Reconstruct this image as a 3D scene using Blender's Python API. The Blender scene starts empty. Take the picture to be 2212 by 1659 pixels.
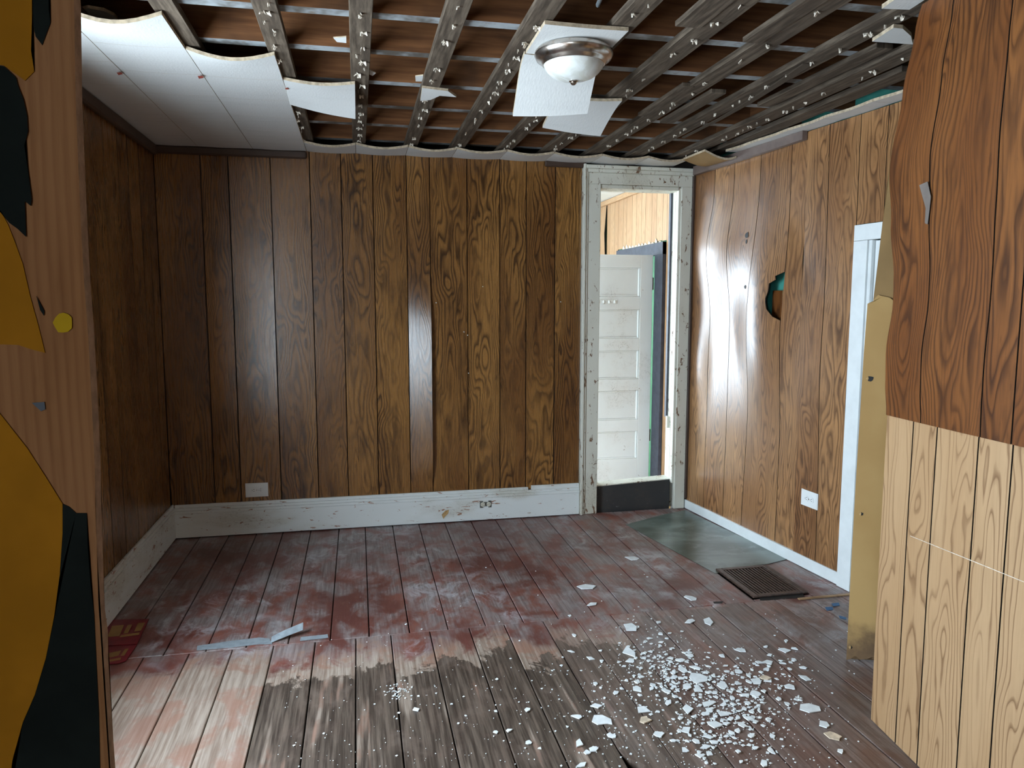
import bpy, bmesh, math, random
from mathutils import Vector, Matrix
S = bpy.context.scene
COL = S.collection
# ------------------------------------------------------------------ camera
H = 1.4; FPX = 1582.526; CX, CY = 1106.0, 829.5
YAW, PIT, ROL = math.radians(11.884), math.radians(6.294), math.radians(0.031)
FW = Vector((math.sin(YAW)*math.cos(PIT), math.cos(YAW)*math.cos(PIT), -math.sin(PIT)))
RT = Vector((math.cos(YAW), -math.sin(YAW), 0))
UP = RT.cross(FW); RT = RT*math.cos(ROL) + UP*math.sin(ROL); UP = RT.cross(FW)
cd = bpy.data.cameras.new('camera'); cam = bpy.data.objects.new('camera', cd); COL.objects.link(cam)
cd.sensor_fit = 'HORIZONTAL'; cd.sensor_width = 36; cd.lens = FPX/2212*36; cd.clip_start = .02
cam.matrix_world = Matrix(((RT.x, UP.x, -FW.x, 0), (RT.y, UP.y, -FW.y, 0), (RT.z, UP.z, -FW.z, H), (0, 0, 0, 1)))
S.camera = cam
# ------------------------------------------------------------------ sky and exposure
w = bpy.data.worlds.new('overcast_sky'); S.world = w; w.use_nodes = True
bg = w.node_tree.nodes['Background']; bg.inputs[0].default_value = (.72, .87, 1.0, 1); bg.inputs[1].default_value = 22.0
S.view_settings.view_transform = 'Standard'; S.view_settings.look = 'None'; S.view_settings.gamma = 1
S.view_settings.use_curve_mapping = False; S.view_settings.exposure = 0.38
def portal(name, loc, rot, sx, sy):
    d = bpy.data.lights.new(name, 'AREA'); d.shape = 'RECTANGLE'; d.size = sx; d.size_y = sy
    o = bpy.data.objects.new(name, d); COL.objects.link(o); o.location = loc; o.rotation_euler = rot
    d.cycles.is_portal = True
    return o
D = 4.578; XL = -1.107; ZC = 2.285
W1 = (1.25, 2.65, .50, 2.05)      # window in the left wall: y0, y1, z0, z1
W2 = (-1.25, .55, .25, 2.2)       # window in the far wall of the next room: x0, x1, z0, z1
W3 = (-2.15, -1.15, .8, 1.9)  # unseen window behind the camera, added to light the near partition
W4 = (5.0, 5.8, .7, 1.9)        # unseen side window added to light the next room's door leaf: y0, y1, z0, z1
TH = .34                         # left wall thickness, deepened so its reveal cuts off grazing light      # added window of the room behind: y0, y1
portal('window_portal', (XL-TH-.02, (W1[0]+W1[1])/2, (W1[2]+W1[3])/2), (0, -math.pi/2, 0), W1[3]-W1[2], W1[1]-W1[0])
portal('window_portal', (-1.44, (W4[0]+W4[1])/2, (W4[2]+W4[3])/2), (0, -math.pi/2, 0), W4[3]-W4[2], W4[1]-W4[0])
portal('window_portal', ((W2[0]+W2[1])/2, 7.66, (W2[2]+W2[3])/2), (-math.pi/2, 0, 0), W2[1]-W2[0], W2[3]-W2[2])
portal('window_portal', (-1.44, (W3[0]+W3[1])/2, (W3[2]+W3[3])/2), (0, -math.pi/2, 0), W3[3]-W3[2], W3[1]-W3[0])
# ------------------------------------------------------------------ pixel rays
def ray(x, y): return RT*((x-CX)/FPX) - UP*((y-CY)/FPX) + FW
EYE = Vector((0, 0, H))
def onz(x, y, z=0.0):
    d = ray(x, y); return EYE + d*((z-H)/d.z)
def ony(x, y, Y):
    d = ray(x, y); return EYE + d*(Y/d.y)
def onpl(x, y, P, n):
    d = ray(x, y); return EYE + d*((P-EYE).dot(n)/d.dot(n))
R = random.Random(7)
# ------------------------------------------------------------------ material nodes
class G:
    def __init__(s, name, rough=.5, spec=.5, metal=0):
        s.m = bpy.data.materials.new(name); s.m.use_nodes = True; s.t = s.m.node_tree
        s.b = s.t.nodes['Principled BSDF']
        s.b.inputs['Roughness'].default_value = rough; s.b.inputs['Metallic'].default_value = metal
        s.b.inputs['Specular IOR Level'].default_value = spec
    def n(s, typ, **kw):
        nd = s.t.nodes.new('ShaderNode'+typ)
        for k, v in kw.items(): setattr(nd, k, v)
        return nd
    def put(s, sock, v):
        if hasattr(v, 'is_output') or isinstance(v, bpy.types.NodeSocket): s.t.links.new(v, sock)
        elif isinstance(v, (tuple, list)) and len(v) == 3 and len(sock.default_value) == 4: sock.default_value = (*v, 1)
        else: sock.default_value = v
    def math(s, op, a, b=0.0, c=None, clamp=False):
        nd = s.n('Math', operation=op, use_clamp=clamp); s.put(nd.inputs[0], a); s.put(nd.inputs[1], b)
        if c is not None: s.put(nd.inputs[2], c)
        return nd.outputs[0]
    def vm(s, op, a, b):
        nd = s.n('VectorMath', operation=op); s.put(nd.inputs[0], a); s.put(nd.inputs[1], b); return nd.outputs[0]
    def noise(s, vec, scale=1., det=2., rough=.5, dist=0., fac=True):
        nd = s.n('TexNoise'); s.put(nd.inputs['Vector'], vec)
        nd.inputs['Scale'].default_value = scale; nd.inputs['Detail'].default_value = det
        nd.inputs['Roughness'].default_value = rough; nd.inputs['Distortion'].default_value = dist
        return nd.outputs['Fac'] if fac else nd.outputs['Color']
    def ramp(s, f, stops, interp='LINEAR'):
        nd = s.n('ValToRGB'); s.put(nd.inputs[0], f); e = nd.color_ramp.elements; nd.color_ramp.interpolation = interp
        while len(e) < len(stops): e.new(.5)
        for k, (p, c) in enumerate(stops):
            e[k].position = p; e[k].color = (*c, 1) if isinstance(c, tuple) else (c, c, c, 1)
        return nd.outputs[0]
    def step(s, f, a, b):
        nd = s.n('MapRange', interpolation_type='SMOOTHSTEP'); s.put(nd.inputs[0], f)
        s.put(nd.inputs[1], a); s.put(nd.inputs[2], b); return nd.outputs[0]
    def mix(s, f, a, b, mode='MIX'):
        nd = s.n('Mix', data_type='RGBA', blend_type=mode); s.put(nd.inputs[0], f); s.put(nd.inputs[6], a); s.put(nd.inputs[7], b)
        return nd.outputs[2]
    def pos(s): return s.n('NewGeometry').outputs['Position']
    def sep(s, v):
        nd = s.n('SeparateXYZ'); s.put(nd.inputs[0], v); return nd.outputs
    def comb(s, x, y, z=0.):
        nd = s.n('CombineXYZ')
        for i, v in enumerate((x, y, z)): s.put(nd.inputs[i], v)
        return nd.outputs[0]
    def uvr(s):
        uv = s.n('UVMap').outputs[0]; oi = s.n('ObjectInfo').outputs['Random']
        a = s.math('MULTIPLY', oi, 61.7); b = s.math('MULTIPLY', oi, 143.1)
        return uv, s.vm('ADD', uv, s.comb(a, b, a)), oi
    def bump(s, h, st=.2, d=.01):
        nd = s.n('Bump'); nd.inputs['Strength'].default_value = st; nd.inputs['Distance'].default_value = d
        s.put(nd.inputs['Height'], h); s.t.links.new(nd.outputs[0], s.b.inputs['Normal'])
    def out(s, col, rough=None):
        s.put(s.b.inputs['Base Color'], col)
        if rough is not None: s.put(s.b.inputs['Roughness'], rough)
        return s.m

def wood(name, dark, mid, light, rings=9., k=.55, us=11., vs=2.6, rough=.3, spec=.5, blot=.5, line=.5, hw=.08, fib=.35, sharp=False):
    g = G(name, rough, spec); uv, v, oi = g.uvr()
    u = g.sep(uv)[0]
    n1 = g.noise(g.vm('MULTIPLY', v, (us, vs, 1)), 1, 1.2, .45, .5)
    wob = g.noise(g.vm('MULTIPLY', v, (30, 9, 1)), 1, 2)
    uc = g.math('ABSOLUTE', g.math('DIVIDE', u, hw))
    par = g.math('MULTIPLY', g.math('POWER', uc, 1.5), k)
    f = g.math('ADD', g.math('ADD', g.math('MULTIPLY', n1, 1.6), par), g.math('MULTIPLY', wob, .09))
    fr = g.math('FRACT', g.math('MULTIPLY', f, rings))
    ln = g.ramp(fr, [(0, 1.), (.10, .7), (.22, .1), (.85, 0.), (.96, .4), (1, 1.)] if sharp else [(0, 1.), (.16, .75), (.42, .12), (.75, 0.), (.93, .5), (1, 1.)])
    msk = g.step(g.noise(g.vm('MULTIPLY', v, (5, 1.1, 1)), 1, 2), .34, .62)
    lnm = g.math('MULTIPLY', ln, g.math('ADD', g.math('MULTIPLY', msk, .6), .4))
    fibre = g.noise(g.vm('MULTIPLY', v, (170, 7, 1)), 1, 3, .6)
    bl = g.step(g.noise(g.vm('MULTIPLY', v, (16, 3.2, 1)), 1, 4, .6), .50, .76)
    tone = g.noise(g.vm('MULTIPLY', v, (3, .7, 1)), 1, 2)
    c = g.mix(g.step(tone, .3, .7), mid, light)
    c = g.mix(g.math('MULTIPLY', g.step(fibre, .42, .75), fib), c, dark)
    c = g.mix(g.math('MULTIPLY', lnm, line), c, dark)
    c = g.mix(g.math('MULTIPLY', bl, blot), c, dark)
    fl_ = g.step(g.noise(g.vm('MULTIPLY', v, (55, 9, 1)), 1, 3, .6), .60, .70)
    c = g.mix(g.math('MULTIPLY', fl_, blot*.6), c, dark)
    r = g.math('ADD', g.math('MULTIPLY', fibre, .12), rough-.05)
    g.bump(g.math('ADD', ln, fibre), .06, .002)
    return g.out(c, r)

def plain(name, col, rough=.6, spec=.4, var=.15, sc=9., metal=0, bump=0.):
    g = G(name, rough, spec, metal); n = g.noise(g.pos(), sc, 4, .6)
    c = g.mix(g.step(n, .3, .7), tuple(x*(1-var) for x in col), tuple(min(1, x*(1+var)) for x in col))
    if bump: g.bump(g.noise(g.pos(), sc*12, 3), bump, .004)
    return g.out(c)

def paint_white(name, base=(.66, .67, .62), chip=(.16, .09, .05), amt=.63, sc=26., rough=.45, stretch=(1, 1, 1), dirt=(.44, .40, .30)):
    g = G(name, rough); p = g.vm('MULTIPLY', g.pos(), stretch)
    n = g.noise(p, sc, 5, .68, .6); n2 = g.noise(p, 3.2, 3, .6); n3 = g.noise(p, 70, 2)
    d = g.math('MULTIPLY', g.step(n2, .45, .75), .55)
    c = g.mix(d, base, dirt)
    m = g.step(g.math('ADD', n, g.math('MULTIPLY', n2, .12)), amt+.06, amt+.09)
    c = g.mix(m, c, chip)
    cr = g.step(g.math('ABSOLUTE', g.math('SUBTRACT', g.noise(p, 14, 4, .7, 1.2), .5)), .006, .0)
    c = g.mix(g.math('MULTIPLY', cr, g.step(n2, .5, .62)), c, (.12, .08, .05))
    g.bump(g.math('SUBTRACT', g.math('MULTIPLY', n3, .2), m), .35, .002)
    return g.out(c)

M = {}
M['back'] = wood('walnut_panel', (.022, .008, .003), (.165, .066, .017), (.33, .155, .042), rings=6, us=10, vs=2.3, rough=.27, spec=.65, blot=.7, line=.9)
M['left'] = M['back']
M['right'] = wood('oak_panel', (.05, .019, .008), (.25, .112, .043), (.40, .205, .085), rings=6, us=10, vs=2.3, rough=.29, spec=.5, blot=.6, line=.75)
M['near'] = wood('chestnut_panel', (.022, .006, .002), (.135, .043, .010), (.215, .08, .021), rings=6, us=9, vs=2., rough=.4, blot=.55, line=.8)
M['tan'] = wood('maple_panel', (.15, .072, .028), (.36, .21, .10), (.42, .265, .14), rings=6, us=9, vs=1.8, rough=.5, blot=.05, line=.85, fib=.14, sharp=True)
M['beyond'] = wood('pine_panel', (.24, .12, .05), (.42, .24, .12), (.50, .31, .165), rings=5, rough=.5, blot=.12, line=.35, fib=.3)
M['groove'] = plain('dark_groove', (.012, .008, .006), .8)
M['dark'] = plain('dark_void', (.02, .016, .013), .9)
M['white'] = paint_white('old_white_paint')
M['casing'] = paint_white('chipped_casing_paint', base=(.62, .61, .53), amt=.60, sc=34, stretch=(1, 1, .45))
M['basewhite'] = paint_white('chipped_baseboard_paint', base=(.70, .73, .72), chip=(.30, .14, .08), amt=.62, sc=30, stretch=(.5, .5, 1.6))
M['cleanwhite'] = plain('clean_white_paint', (.70, .73, .73), .4, .5, .05)
M['doorwhite'] = paint_white('worn_door_paint', base=(.66, .65, .62), chip=(.22, .14, .1), amt=.69, sc=18, dirt=(.60, .55, .50))
M['crown'] = plain('brown_moulding', (.055, .032, .022), .5)
M['grey_crown'] = plain('faded_moulding', (.15, .11, .095), .5)
M['teal'] = plain('teal_plaster', (.06, .30, .24), .8, .3, .2, 5)
M['hard'] = plain('hardboard_back', (.33, .22, .095), .75, .25, .12, 3, bump=.15)
M['hard2'] = plain('hardboard_back_dark', (.24, .145, .058), .75, .25, .12, 4, bump=.15)
M['residue'] = plain('tape_residue', (.14, .115, .10), .7)
M['rustred'] = plain('rust_red_mark', (.26, .05, .03), .7)
M['torn'] = plain('torn_fibre', (.42, .27, .12), .9, .2, .3, 60)
M['black'] = paint_white('black_sill_paint', base=(.035, .035, .036), chip=(.16, .16, .15), amt=.66, sc=22, rough=.42, dirt=(.055, .053, .05))
M['navy'] = plain('dark_slate_paint', (.045, .048, .065), .5, .4, .25, 20)
M['green'] = plain('green_wall_paint', (.06, .19, .09), .7)
M['tile_edge'] = plain('fibre_tile_edge', (.46, .37, .26), .9, .2, .25, 60)
M['scrap'] = plain('fibre_tile_scrap', (.62, .55, .46), .9, .2, .25, 80)
M['plastic'] = plain('white_plastic', (.74, .75, .74), .3, .5, .03)
M['ivory'] = plain('ivory_receptacle', (.62, .60, .50), .4, .5, .08, 40)
M['slot'] = plain('black_slot', (.01, .01, .01), .6)
M['rust'] = plain('rusty_bracket', (.10, .10, .09), .5, .5, .5, 90)
M['iron'] = plain('brown_iron', (.075, .047, .037), .42, .5, .4, 45, metal=.3)
M['tape'] = plain('grey_tape', (.27, .31, .34), .3, .6, .15, 40)
M['tape_back'] = plain('tape_adhesive', (.16, .11, .07), .7)
M['blue_tape'] = plain('blue_tape', (.02, .10, .22), .5)
M['red_card'] = plain('red_card', (.19, .012, .022), .4, .5, .2, 14)
M['gold'] = plain('gold_print', (.30, .17, .05), .45)
M['flake'] = plain('plaster_flake', (.80, .84, .85), .7, .3, .08, 30)
M['flake2'] = plain('stained_plaster_flake', (.68, .56, .42), .7, .3, .22, 45)
M['cable'] = plain('white_cable', (.55, .62, .66), .4)
M['orange'] = plain('mustard_paint', (.40, .16, .008), .8, .1, .12, 6)
M['charcoal'] = plain('charcoal_paint', (.012, .015, .013), .85, .08, .25, 9)
M['yellow'] = plain('yellow_paint', (.50, .30, .012), .8, .1)
M['bareply'] = wood('bare_plywood', (.14, .05, .016), (.31, .125, .042), (.40, .19, .085), rings=3, us=6, vs=.8, rough=.85, spec=.1, blot=.3, line=.3, fib=.2)
M['plyedge'] = plain('raw_wood_edge', (.42, .28, .20), .8, .2, .2, 50)
M['strip'] = None
g = G('dusty_furring', .75, .25); uv, v, oi = g.uvr()
a = g.noise(g.vm('MULTIPLY', v, (60, 5, 1)), 1, 4, .65); b_ = g.noise(v, 5, 3)
c = g.mix(g.step(a, .35, .7), (.045, .032, .022), (.135, .103, .074)); c = g.mix(g.math('MULTIPLY', g.step(b_, .5, .7), .5), c, (.07, .05, .035))
g.bump(a, .3, .003); M['strip'] = g.out(c)
g = G('joist_side', .8, .2); uv, v, oi = g.uvr()
a = g.noise(g.vm('MULTIPLY', v, (40, 2.5, 1)), 1, 4, .6); b_ = g.noise(v, 3, 3, .6)
c = g.mix(g.step(a, .3, .7), (.09, .035, .013), (.18, .075, .028)); c = g.mix(g.math('MULTIPLY', g.step(b_, .5, .72), .7), c, (.05, .024, .012))
M['joist'] = g.out(c)
g = G('joist_bottom', .6, .3); p = g.pos(); a = g.noise(p, 4, 4, .65); b_ = g.noise(p, 22, 3, .6)
c = g.mix(g.step(a, .38, .58), (.075, .065, .055), (.29, .31, .32)); c = g.mix(g.math('MULTIPLY', g.step(b_, .55, .7), .6), c, (.13, .09, .06))
M['joistb'] = g.out(c)
g = G('ceiling_tile_white', .55, .35); p = g.pos(); a = g.noise(g.vm('MULTIPLY', p, (1, 7, 1)), 3.4, 3, .6); b_ = g.noise(p, 2.2, 2)
c = g.mix(g.math('MULTIPLY', g.step(a, .5, .85), .25), (.60, .60, .585), (.36, .36, .35))
g.bump(g.noise(g.vm('MULTIPLY', p, (150, 60, 60)), 1, 2), .25, .003); M['tile'] = g.out(c)
g = G('nickel', .26, .5, 1); M['nickel'] = g.out(g.mix(g.step(g.noise(g.pos(), 40, 3), .45, .75), (.56, .52, .48), (.33, .24, .17)))
g = G('alabaster_glass', .22, .6); p = g.pos(); a = g.noise(p, 11, 3, .6, 1.5); b_ = g.noise(p, 60, 3)
c = g.mix(g.step(a, .4, .65), (.60, .60, .55), (.72, .74, .72)); c = g.mix(g.math('MULTIPLY', g.step(b_, .68, .78), .5), c, (.35, .26, .15))
g.b.inputs['Subsurface Weight'].default_value = .15; g.b.inputs['Subsurface Radius'].default_value = (.02, .02, .02); M['glass'] = g.out(c)
# linoleum patch
g = G('green_linoleum', .3, .6); p = g.pos(); a = g.noise(g.vm('MULTIPLY', p, (1, 2, 1)), 2.6, 4, .62, .4); b_ = g.noise(p, 13, 4, .7)
c = g.mix(g.step(a, .40, .62), (.062, .085, .068), (.15, .19, .17)); c = g.mix(g.math('MULTIPLY', g.step(b_, .55, .75), .5), c, (.27, .31, .31))
M['lino'] = g.out(c)
# floor boards: object colour carries (stain edge Y, stain strength, paint left, random)
g = G('worn_floorboard', .42, .6); uv, v, oi = g.uvr(); p = g.pos(); X, Y, Z = g.sep(p)
oc = g.n('ObjectInfo'); cr, cg, cb = g.sep(oc.outputs['Color'])[:3]
fib = g.noise(g.vm('MULTIPLY', v, (95, 4, 1)), 1, 4, .62)
big = g.noise(g.vm('MULTIPLY', p, (1, .8, 1)), 2.1, 4, .6, .3)
med = g.noise(g.vm('MULTIPLY', p, (1.2, .8, 1)), 6.5, 5, .66, .4)
sml = g.noise(g.vm('MULTIPLY', v, (24, 7, 1)), 1, 4, .7)
red = g.mix(g.step(big, .35, .65), (.125, .042, .034), (.25, .083, .058))
red = g.mix(g.math('MULTIPLY', g.step(sml, .5, .8), .5), red, (.27, .14, .10))
grey = g.mix(g.step(fib, .3, .7), (.15, .125, .12), (.31, .275, .265))
worn = g.math('MULTIPLY', g.step(g.math('ADD', med, g.math('MULTIPLY', big, .5)), .62, .88), .85)
far = g.mix(worn, red, grey)
sc_ = g.noise(g.vm('MULTIPLY', p, (40, 9, 1)), 1, 3, .7, 1.5)
far = g.mix(g.math('MULTIPLY', g.step(sc_, .62, .74), .22), far, (.45, .42, .42))
scu = g.math('MULTIPLY', g.step(g.noise(p, 1.7, 3, .6, .5), .46, .62), g.step(g.noise(g.vm('MULTIPLY', p, (9, 6, 1)), 1, 5, .75, .8), .44, .68))
far = g.mix(g.math('MULTIPLY', scu, .7), far, (.52, .52, .55))  # whitish scuffs, with the floor's bluish sheen put into their colour
bare = g.mix(g.step(fib, .3, .72), (.22, .16, .12), (.44, .365, .30))
bare = g.mix(g.math('MULTIPLY', g.step(med, .46, .60), .7), bare, (.30, .14, .09))
paint = g.math('MULTIPLY', cb, 1.0)
# paint is lost towards the camera: board by board
edge = g.math('ADD', cr, g.math('MULTIPLY', g.math('SUBTRACT', med, .5), .55))
edge = g.math('ADD', edge, g.math('MULTIPLY', g.math('SUBTRACT', sml, .5), .12))
lost = g.step(g.math('SUBTRACT', g.math('ADD', edge, .10), Y), -.09, .06)
col = g.mix(g.math('MULTIPLY', lost, g.math('SUBTRACT', 1., paint)), far, bare)
# wet dark stain, with a tide line, below the edge of each board
wet = g.step(g.math('SUBTRACT', edge, Y), 0.0, .035)
tl = g.noise(g.vm('MULTIPLY', v, (13, 1.1, 1)), 1, 3, .6)
keep = g.step(tl, .58, .66)
wetc = g.mix(g.step(fib, .34, .7), (.030, .021, .016), (.125, .092, .070))
wetc = g.mix(g.math('MULTIPLY', g.step(med, .5, .7), .5), wetc, (.17, .135, .11))
wm = g.math('MULTIPLY', g.math('MULTIPLY', wet, cg), g.math('SUBTRACT', 1., g.math('MULTIPLY', keep, .75)))
col = g.mix(wm, col, wetc)
dust = g.step(g.noise(p, 190, 2, .5), .70, .76)
dz = g.math('MULTIPLY', g.step(X, .1, .9), g.step(Y, 3.5, 2.6))
col = g.mix(g.math('MULTIPLY', dust, g.math('MULTIPLY', dz, .55)), col, (.52, .54, .54))
rg = g.math('ADD', .30, g.math('MULTIPLY', med, .28))
g.bump(g.math('ADD', fib, g.math('MULTIPLY', sml, .6)), .35, .003)
M['floor'] = g.out(col, rg)
# stained hardboard foot
g = G('stained_hardboard', .75, .25); p = g.pos(); n_ = g.noise(p, 9, 4, .6); Z = g.sep(p)[2]
t_ = g.step(g.math('ADD', Z, g.math('MULTIPLY', n_, .25)), .30, .16)
c = g.mix(t_, g.mix(g.step(g.noise(p, 3, 4), .3, .7), (.33, .195, .07), (.39, .245, .095)), g.mix(n_, (.06, .035, .02), (.20, .12, .06)))
g.bump(g.noise(p, 40, 3), .15, .004); M['hardfoot'] = g.out(c)

# ------------------------------------------------------------------ mesh helpers
def finish(name, bm, mats, parent=None, smooth=False, color=None):
    bmesh.ops.recalc_face_normals(bm, faces=bm.faces)
    me = bpy.data.meshes.new(name); bm.to_mesh(me); bm.free()
    for m in (mats if isinstance(mats, (list, tuple)) else [mats]): me.materials.append(m)
    if smooth:
        me.polygons.foreach_set('use_smooth', [True]*len(me.polygons))
        try: me.set_sharp_from_angle(angle=math.radians(40))
        except Exception: pass
    o = bpy.data.objects.new(name, me); COL.objects.link(o)
    if parent is not None: o.parent = parent
    if color: o.color = color
    return o
def tag(o, label, cat, group=None):
    o['label'] = label; o['category'] = cat
    if group: o['group'] = group
    return o
def struct(o, label=None):
    o['kind'] = 'structure'
    if label: o['label'] = label; o['category'] = o.name.split('_')[0]
    return o
def empty(name, loc=(0, 0, 0), rz=0):
    o = bpy.data.objects.new(name, None); COL.objects.link(o); o.location = loc; o.rotation_euler = (0, 0, rz); o.empty_display_size = .05
    return o
def uvbox(bm, along=None):
    lay = bm.loops.layers.uv.verify()
    cs = [v.co for v in bm.verts]
    ext = [max(c[i] for c in cs)-min(c[i] for c in cs) for i in range(3)]
    mid = [(max(c[i] for c in cs)+min(c[i] for c in cs))/2 for i in range(3)]
    ax = ext.index(max(ext)) if along is None else along
    for f in bm.faces:
        n = f.normal; k = max(range(3), key=lambda i: abs(n[i]))
        oth = [i for i in range(3) if i != ax and i != k] or [i for i in range(3) if i != ax]
        for l in f.loops: l[lay].uv = (l.vert.co[oth[0]]-mid[oth[0]], l.vert.co[ax])
def box_bm(lo, hi, bev=0., bm=None):
    bm = bm or bmesh.new()
    vs = [bm.verts.new((x, y, z)) for z in (lo[2], hi[2]) for y in (lo[1], hi[1]) for x in (lo[0], hi[0])]
    fs = [bm.faces.new([vs[i] for i in q]) for q in ((0, 1, 3, 2), (4, 6, 7, 5), (0, 4, 5, 1), (2, 3, 7, 6), (0, 2, 6, 4), (1, 5, 7, 3))]
    if bev:
        ed = {e for f in fs for e in f.edges}
        bmesh.ops.bevel(bm, geom=list(ed), offset=bev, segments=1, affect='EDGES')
    bm.normal_update()
    return bm
def box(name, lo, hi, mats, parent=None, bev=0., along=None, mf=None, color=None):
    bm = box_bm(lo, hi, bev); bmesh.ops.recalc_face_normals(bm, faces=bm.faces); bm.normal_update(); uvbox(bm, along)
    if mf:
        for f in bm.faces: f.material_index = mf(f.normal)
    return finish(name, bm, mats, parent, color=color)
def sheet(name, fn, s0, s1, t0, t1, ns, nt, th, mats, parent=None, smooth=True, nrm=None, color=None):
    """a thin curved board: fn(s, t) is its face; s0/s1 may depend on t; th thickness along nrm (away from the viewer)"""
    bm = bmesh.new(); lay = bm.loops.layers.uv.verify(); F = []; B = []; UV = {}
    a = s0 if callable(s0) else (lambda t: s0); b = s1 if callable(s1) else (lambda t: s1)
    sc = (a((t0+t1)/2)+b((t0+t1)/2))/2
    for j in range(nt+1):
        t = t0+(t1-t0)*j/nt; rf = []; rb = []
        for i in range(ns+1):
            s = a(t)+(b(t)-a(t))*i/ns
            p = Vector(fn(s, t)); v1 = bm.verts.new(p); v2 = bm.verts.new(p+Vector(nrm)*th)
            UV[v1] = UV[v2] = (s-sc, t); rf.append(v1); rb.append(v2)
        F.append(rf); B.append(rb)
    def q(vs, mi):
        f = bm.faces.new(vs); f.material_index = mi; f.smooth = smooth and mi == 0
        for l in f.loops: l[lay].uv = UV[l.vert]
    me = 1 if isinstance(mats, (list, tuple)) and len(mats) > 1 else 0
    mb = 2 if isinstance(mats, (list, tuple)) and len(mats) > 2 else me
    for j in range(nt):
        for i in range(ns):
            q((F[j][i], F[j][i+1], F[j+1][i+1], F[j+1][i]), 0); q((B[j][i], B[j+1][i], B[j+1][i+1], B[j][i+1]), mb)
        q((F[j][0], F[j+1][0], B[j+1][0], B[j][0]), me); q((F[j][ns], B[j][ns], B[j+1][ns], F[j+1][ns]), me)
    for i in range(ns):
        q((F[0][i], B[0][i], B[0][i+1], F[0][i+1]), me); q((F[nt][i], F[nt][i+1], B[nt][i+1], B[nt][i]), me)
    bmesh.ops.recalc_face_normals(bm, faces=bm.faces)
    me_ = bpy.data.meshes.new(name); bm.to_mesh(me_); bm.free()
    for m in (mats if isinstance(mats, (list, tuple)) else [mats]): me_.materials.append(m)
    try: me_.set_sharp_from_angle(angle=math.radians(50))
    except Exception: pass
    o = bpy.data.objects.new(name, me_); COL.objects.link(o)
    if parent is not None: o.parent = parent
    if color: o.color = color
    return o
def prism(name, pts, ext, mats, parent=None, bm=None, done=True):
    """planar outline pts extruded by the vector ext"""
    bm = bm or bmesh.new(); e = Vector(ext); lay = bm.loops.layers.uv.verify()
    a = [bm.verts.new(Vector(p)) for p in pts]; b = [bm.verts.new(Vector(p)+e) for p in pts]
    fs = [bm.faces.new(a), bm.faces.new(b[::-1])]
    n = len(a); new = list(fs)
    for i in range(n):
        f = bm.faces.new((a[i], a[(i+1) % n], b[(i+1) % n], b[i])); f.material_index = 1 if isinstance(mats, (list, tuple)) and len(mats) > 1 else 0; new.append(f)
    for f in new:
        for l in f.loops: c = l.vert.co; l[lay].uv = (c.x+c.y, c.z)
    if not done: return bm
    bmesh.ops.triangulate(bm, faces=[f for f in bm.faces if len(f.verts) > 4])
    return finish(name, bm, mats, parent)
def lathe(name, prof, loc, mat, parent=None, seg=40):
    bm = bmesh.new(); rings = []
    for r, z in prof:
        rings.append([bm.verts.new((loc[0]+r*math.cos(2*math.pi*i/seg), loc[1]+r*math.sin(2*math.pi*i/seg), loc[2]+z)) for i in range(seg)] if r > 1e-6 else [bm.verts.new((loc[0], loc[1], loc[2]+z))])
    for A, B in zip(rings, rings[1:]):
        for i in range(seg):
            j = (i+1) % seg
            if len(A) == 1: bm.faces.new((A[0], B[i], B[j]))
            elif len(B) == 1: bm.faces.new((A[i], B[0], A[j]))
            else: bm.faces.new((A[i], B[i], B[j], A[j]))
    return finish(name, bm, mat, parent, smooth=True)
def tube(name, pts, r, mat, parent=None, seg=8):
    bm = bmesh.new(); prev = None; pts = [Vector(p) for p in pts]
    for k, p in enumerate(pts):
        d = (pts[min(k+1, len(pts)-1)]-pts[max(k-1, 0)]).normalized(); a = d.orthogonal().normalized()
        if prev: a = (pa - d*pa.dot(d)).normalized()
        pa = a; b = d.cross(a)
        ring = [bm.verts.new(p+(a*math.cos(2*math.pi*i/seg)+b*math.sin(2*math.pi*i/seg))*r) for i in range(seg)]
        if prev:
            for i in range(seg): bm.faces.new((prev[i], prev[(i+1) % seg], ring[(i+1) % seg], ring[i]))
        else: bm.faces.new(ring[::-1])
        prev = ring
    bm.faces.new(prev)
    return finish(name, bm, mat, parent, smooth=True)
def hsh(*a): return (math.sin(sum(v*c for v, c in zip(a, (12.9898, 78.233, 37.719))))*43758.5453) % 1

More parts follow.
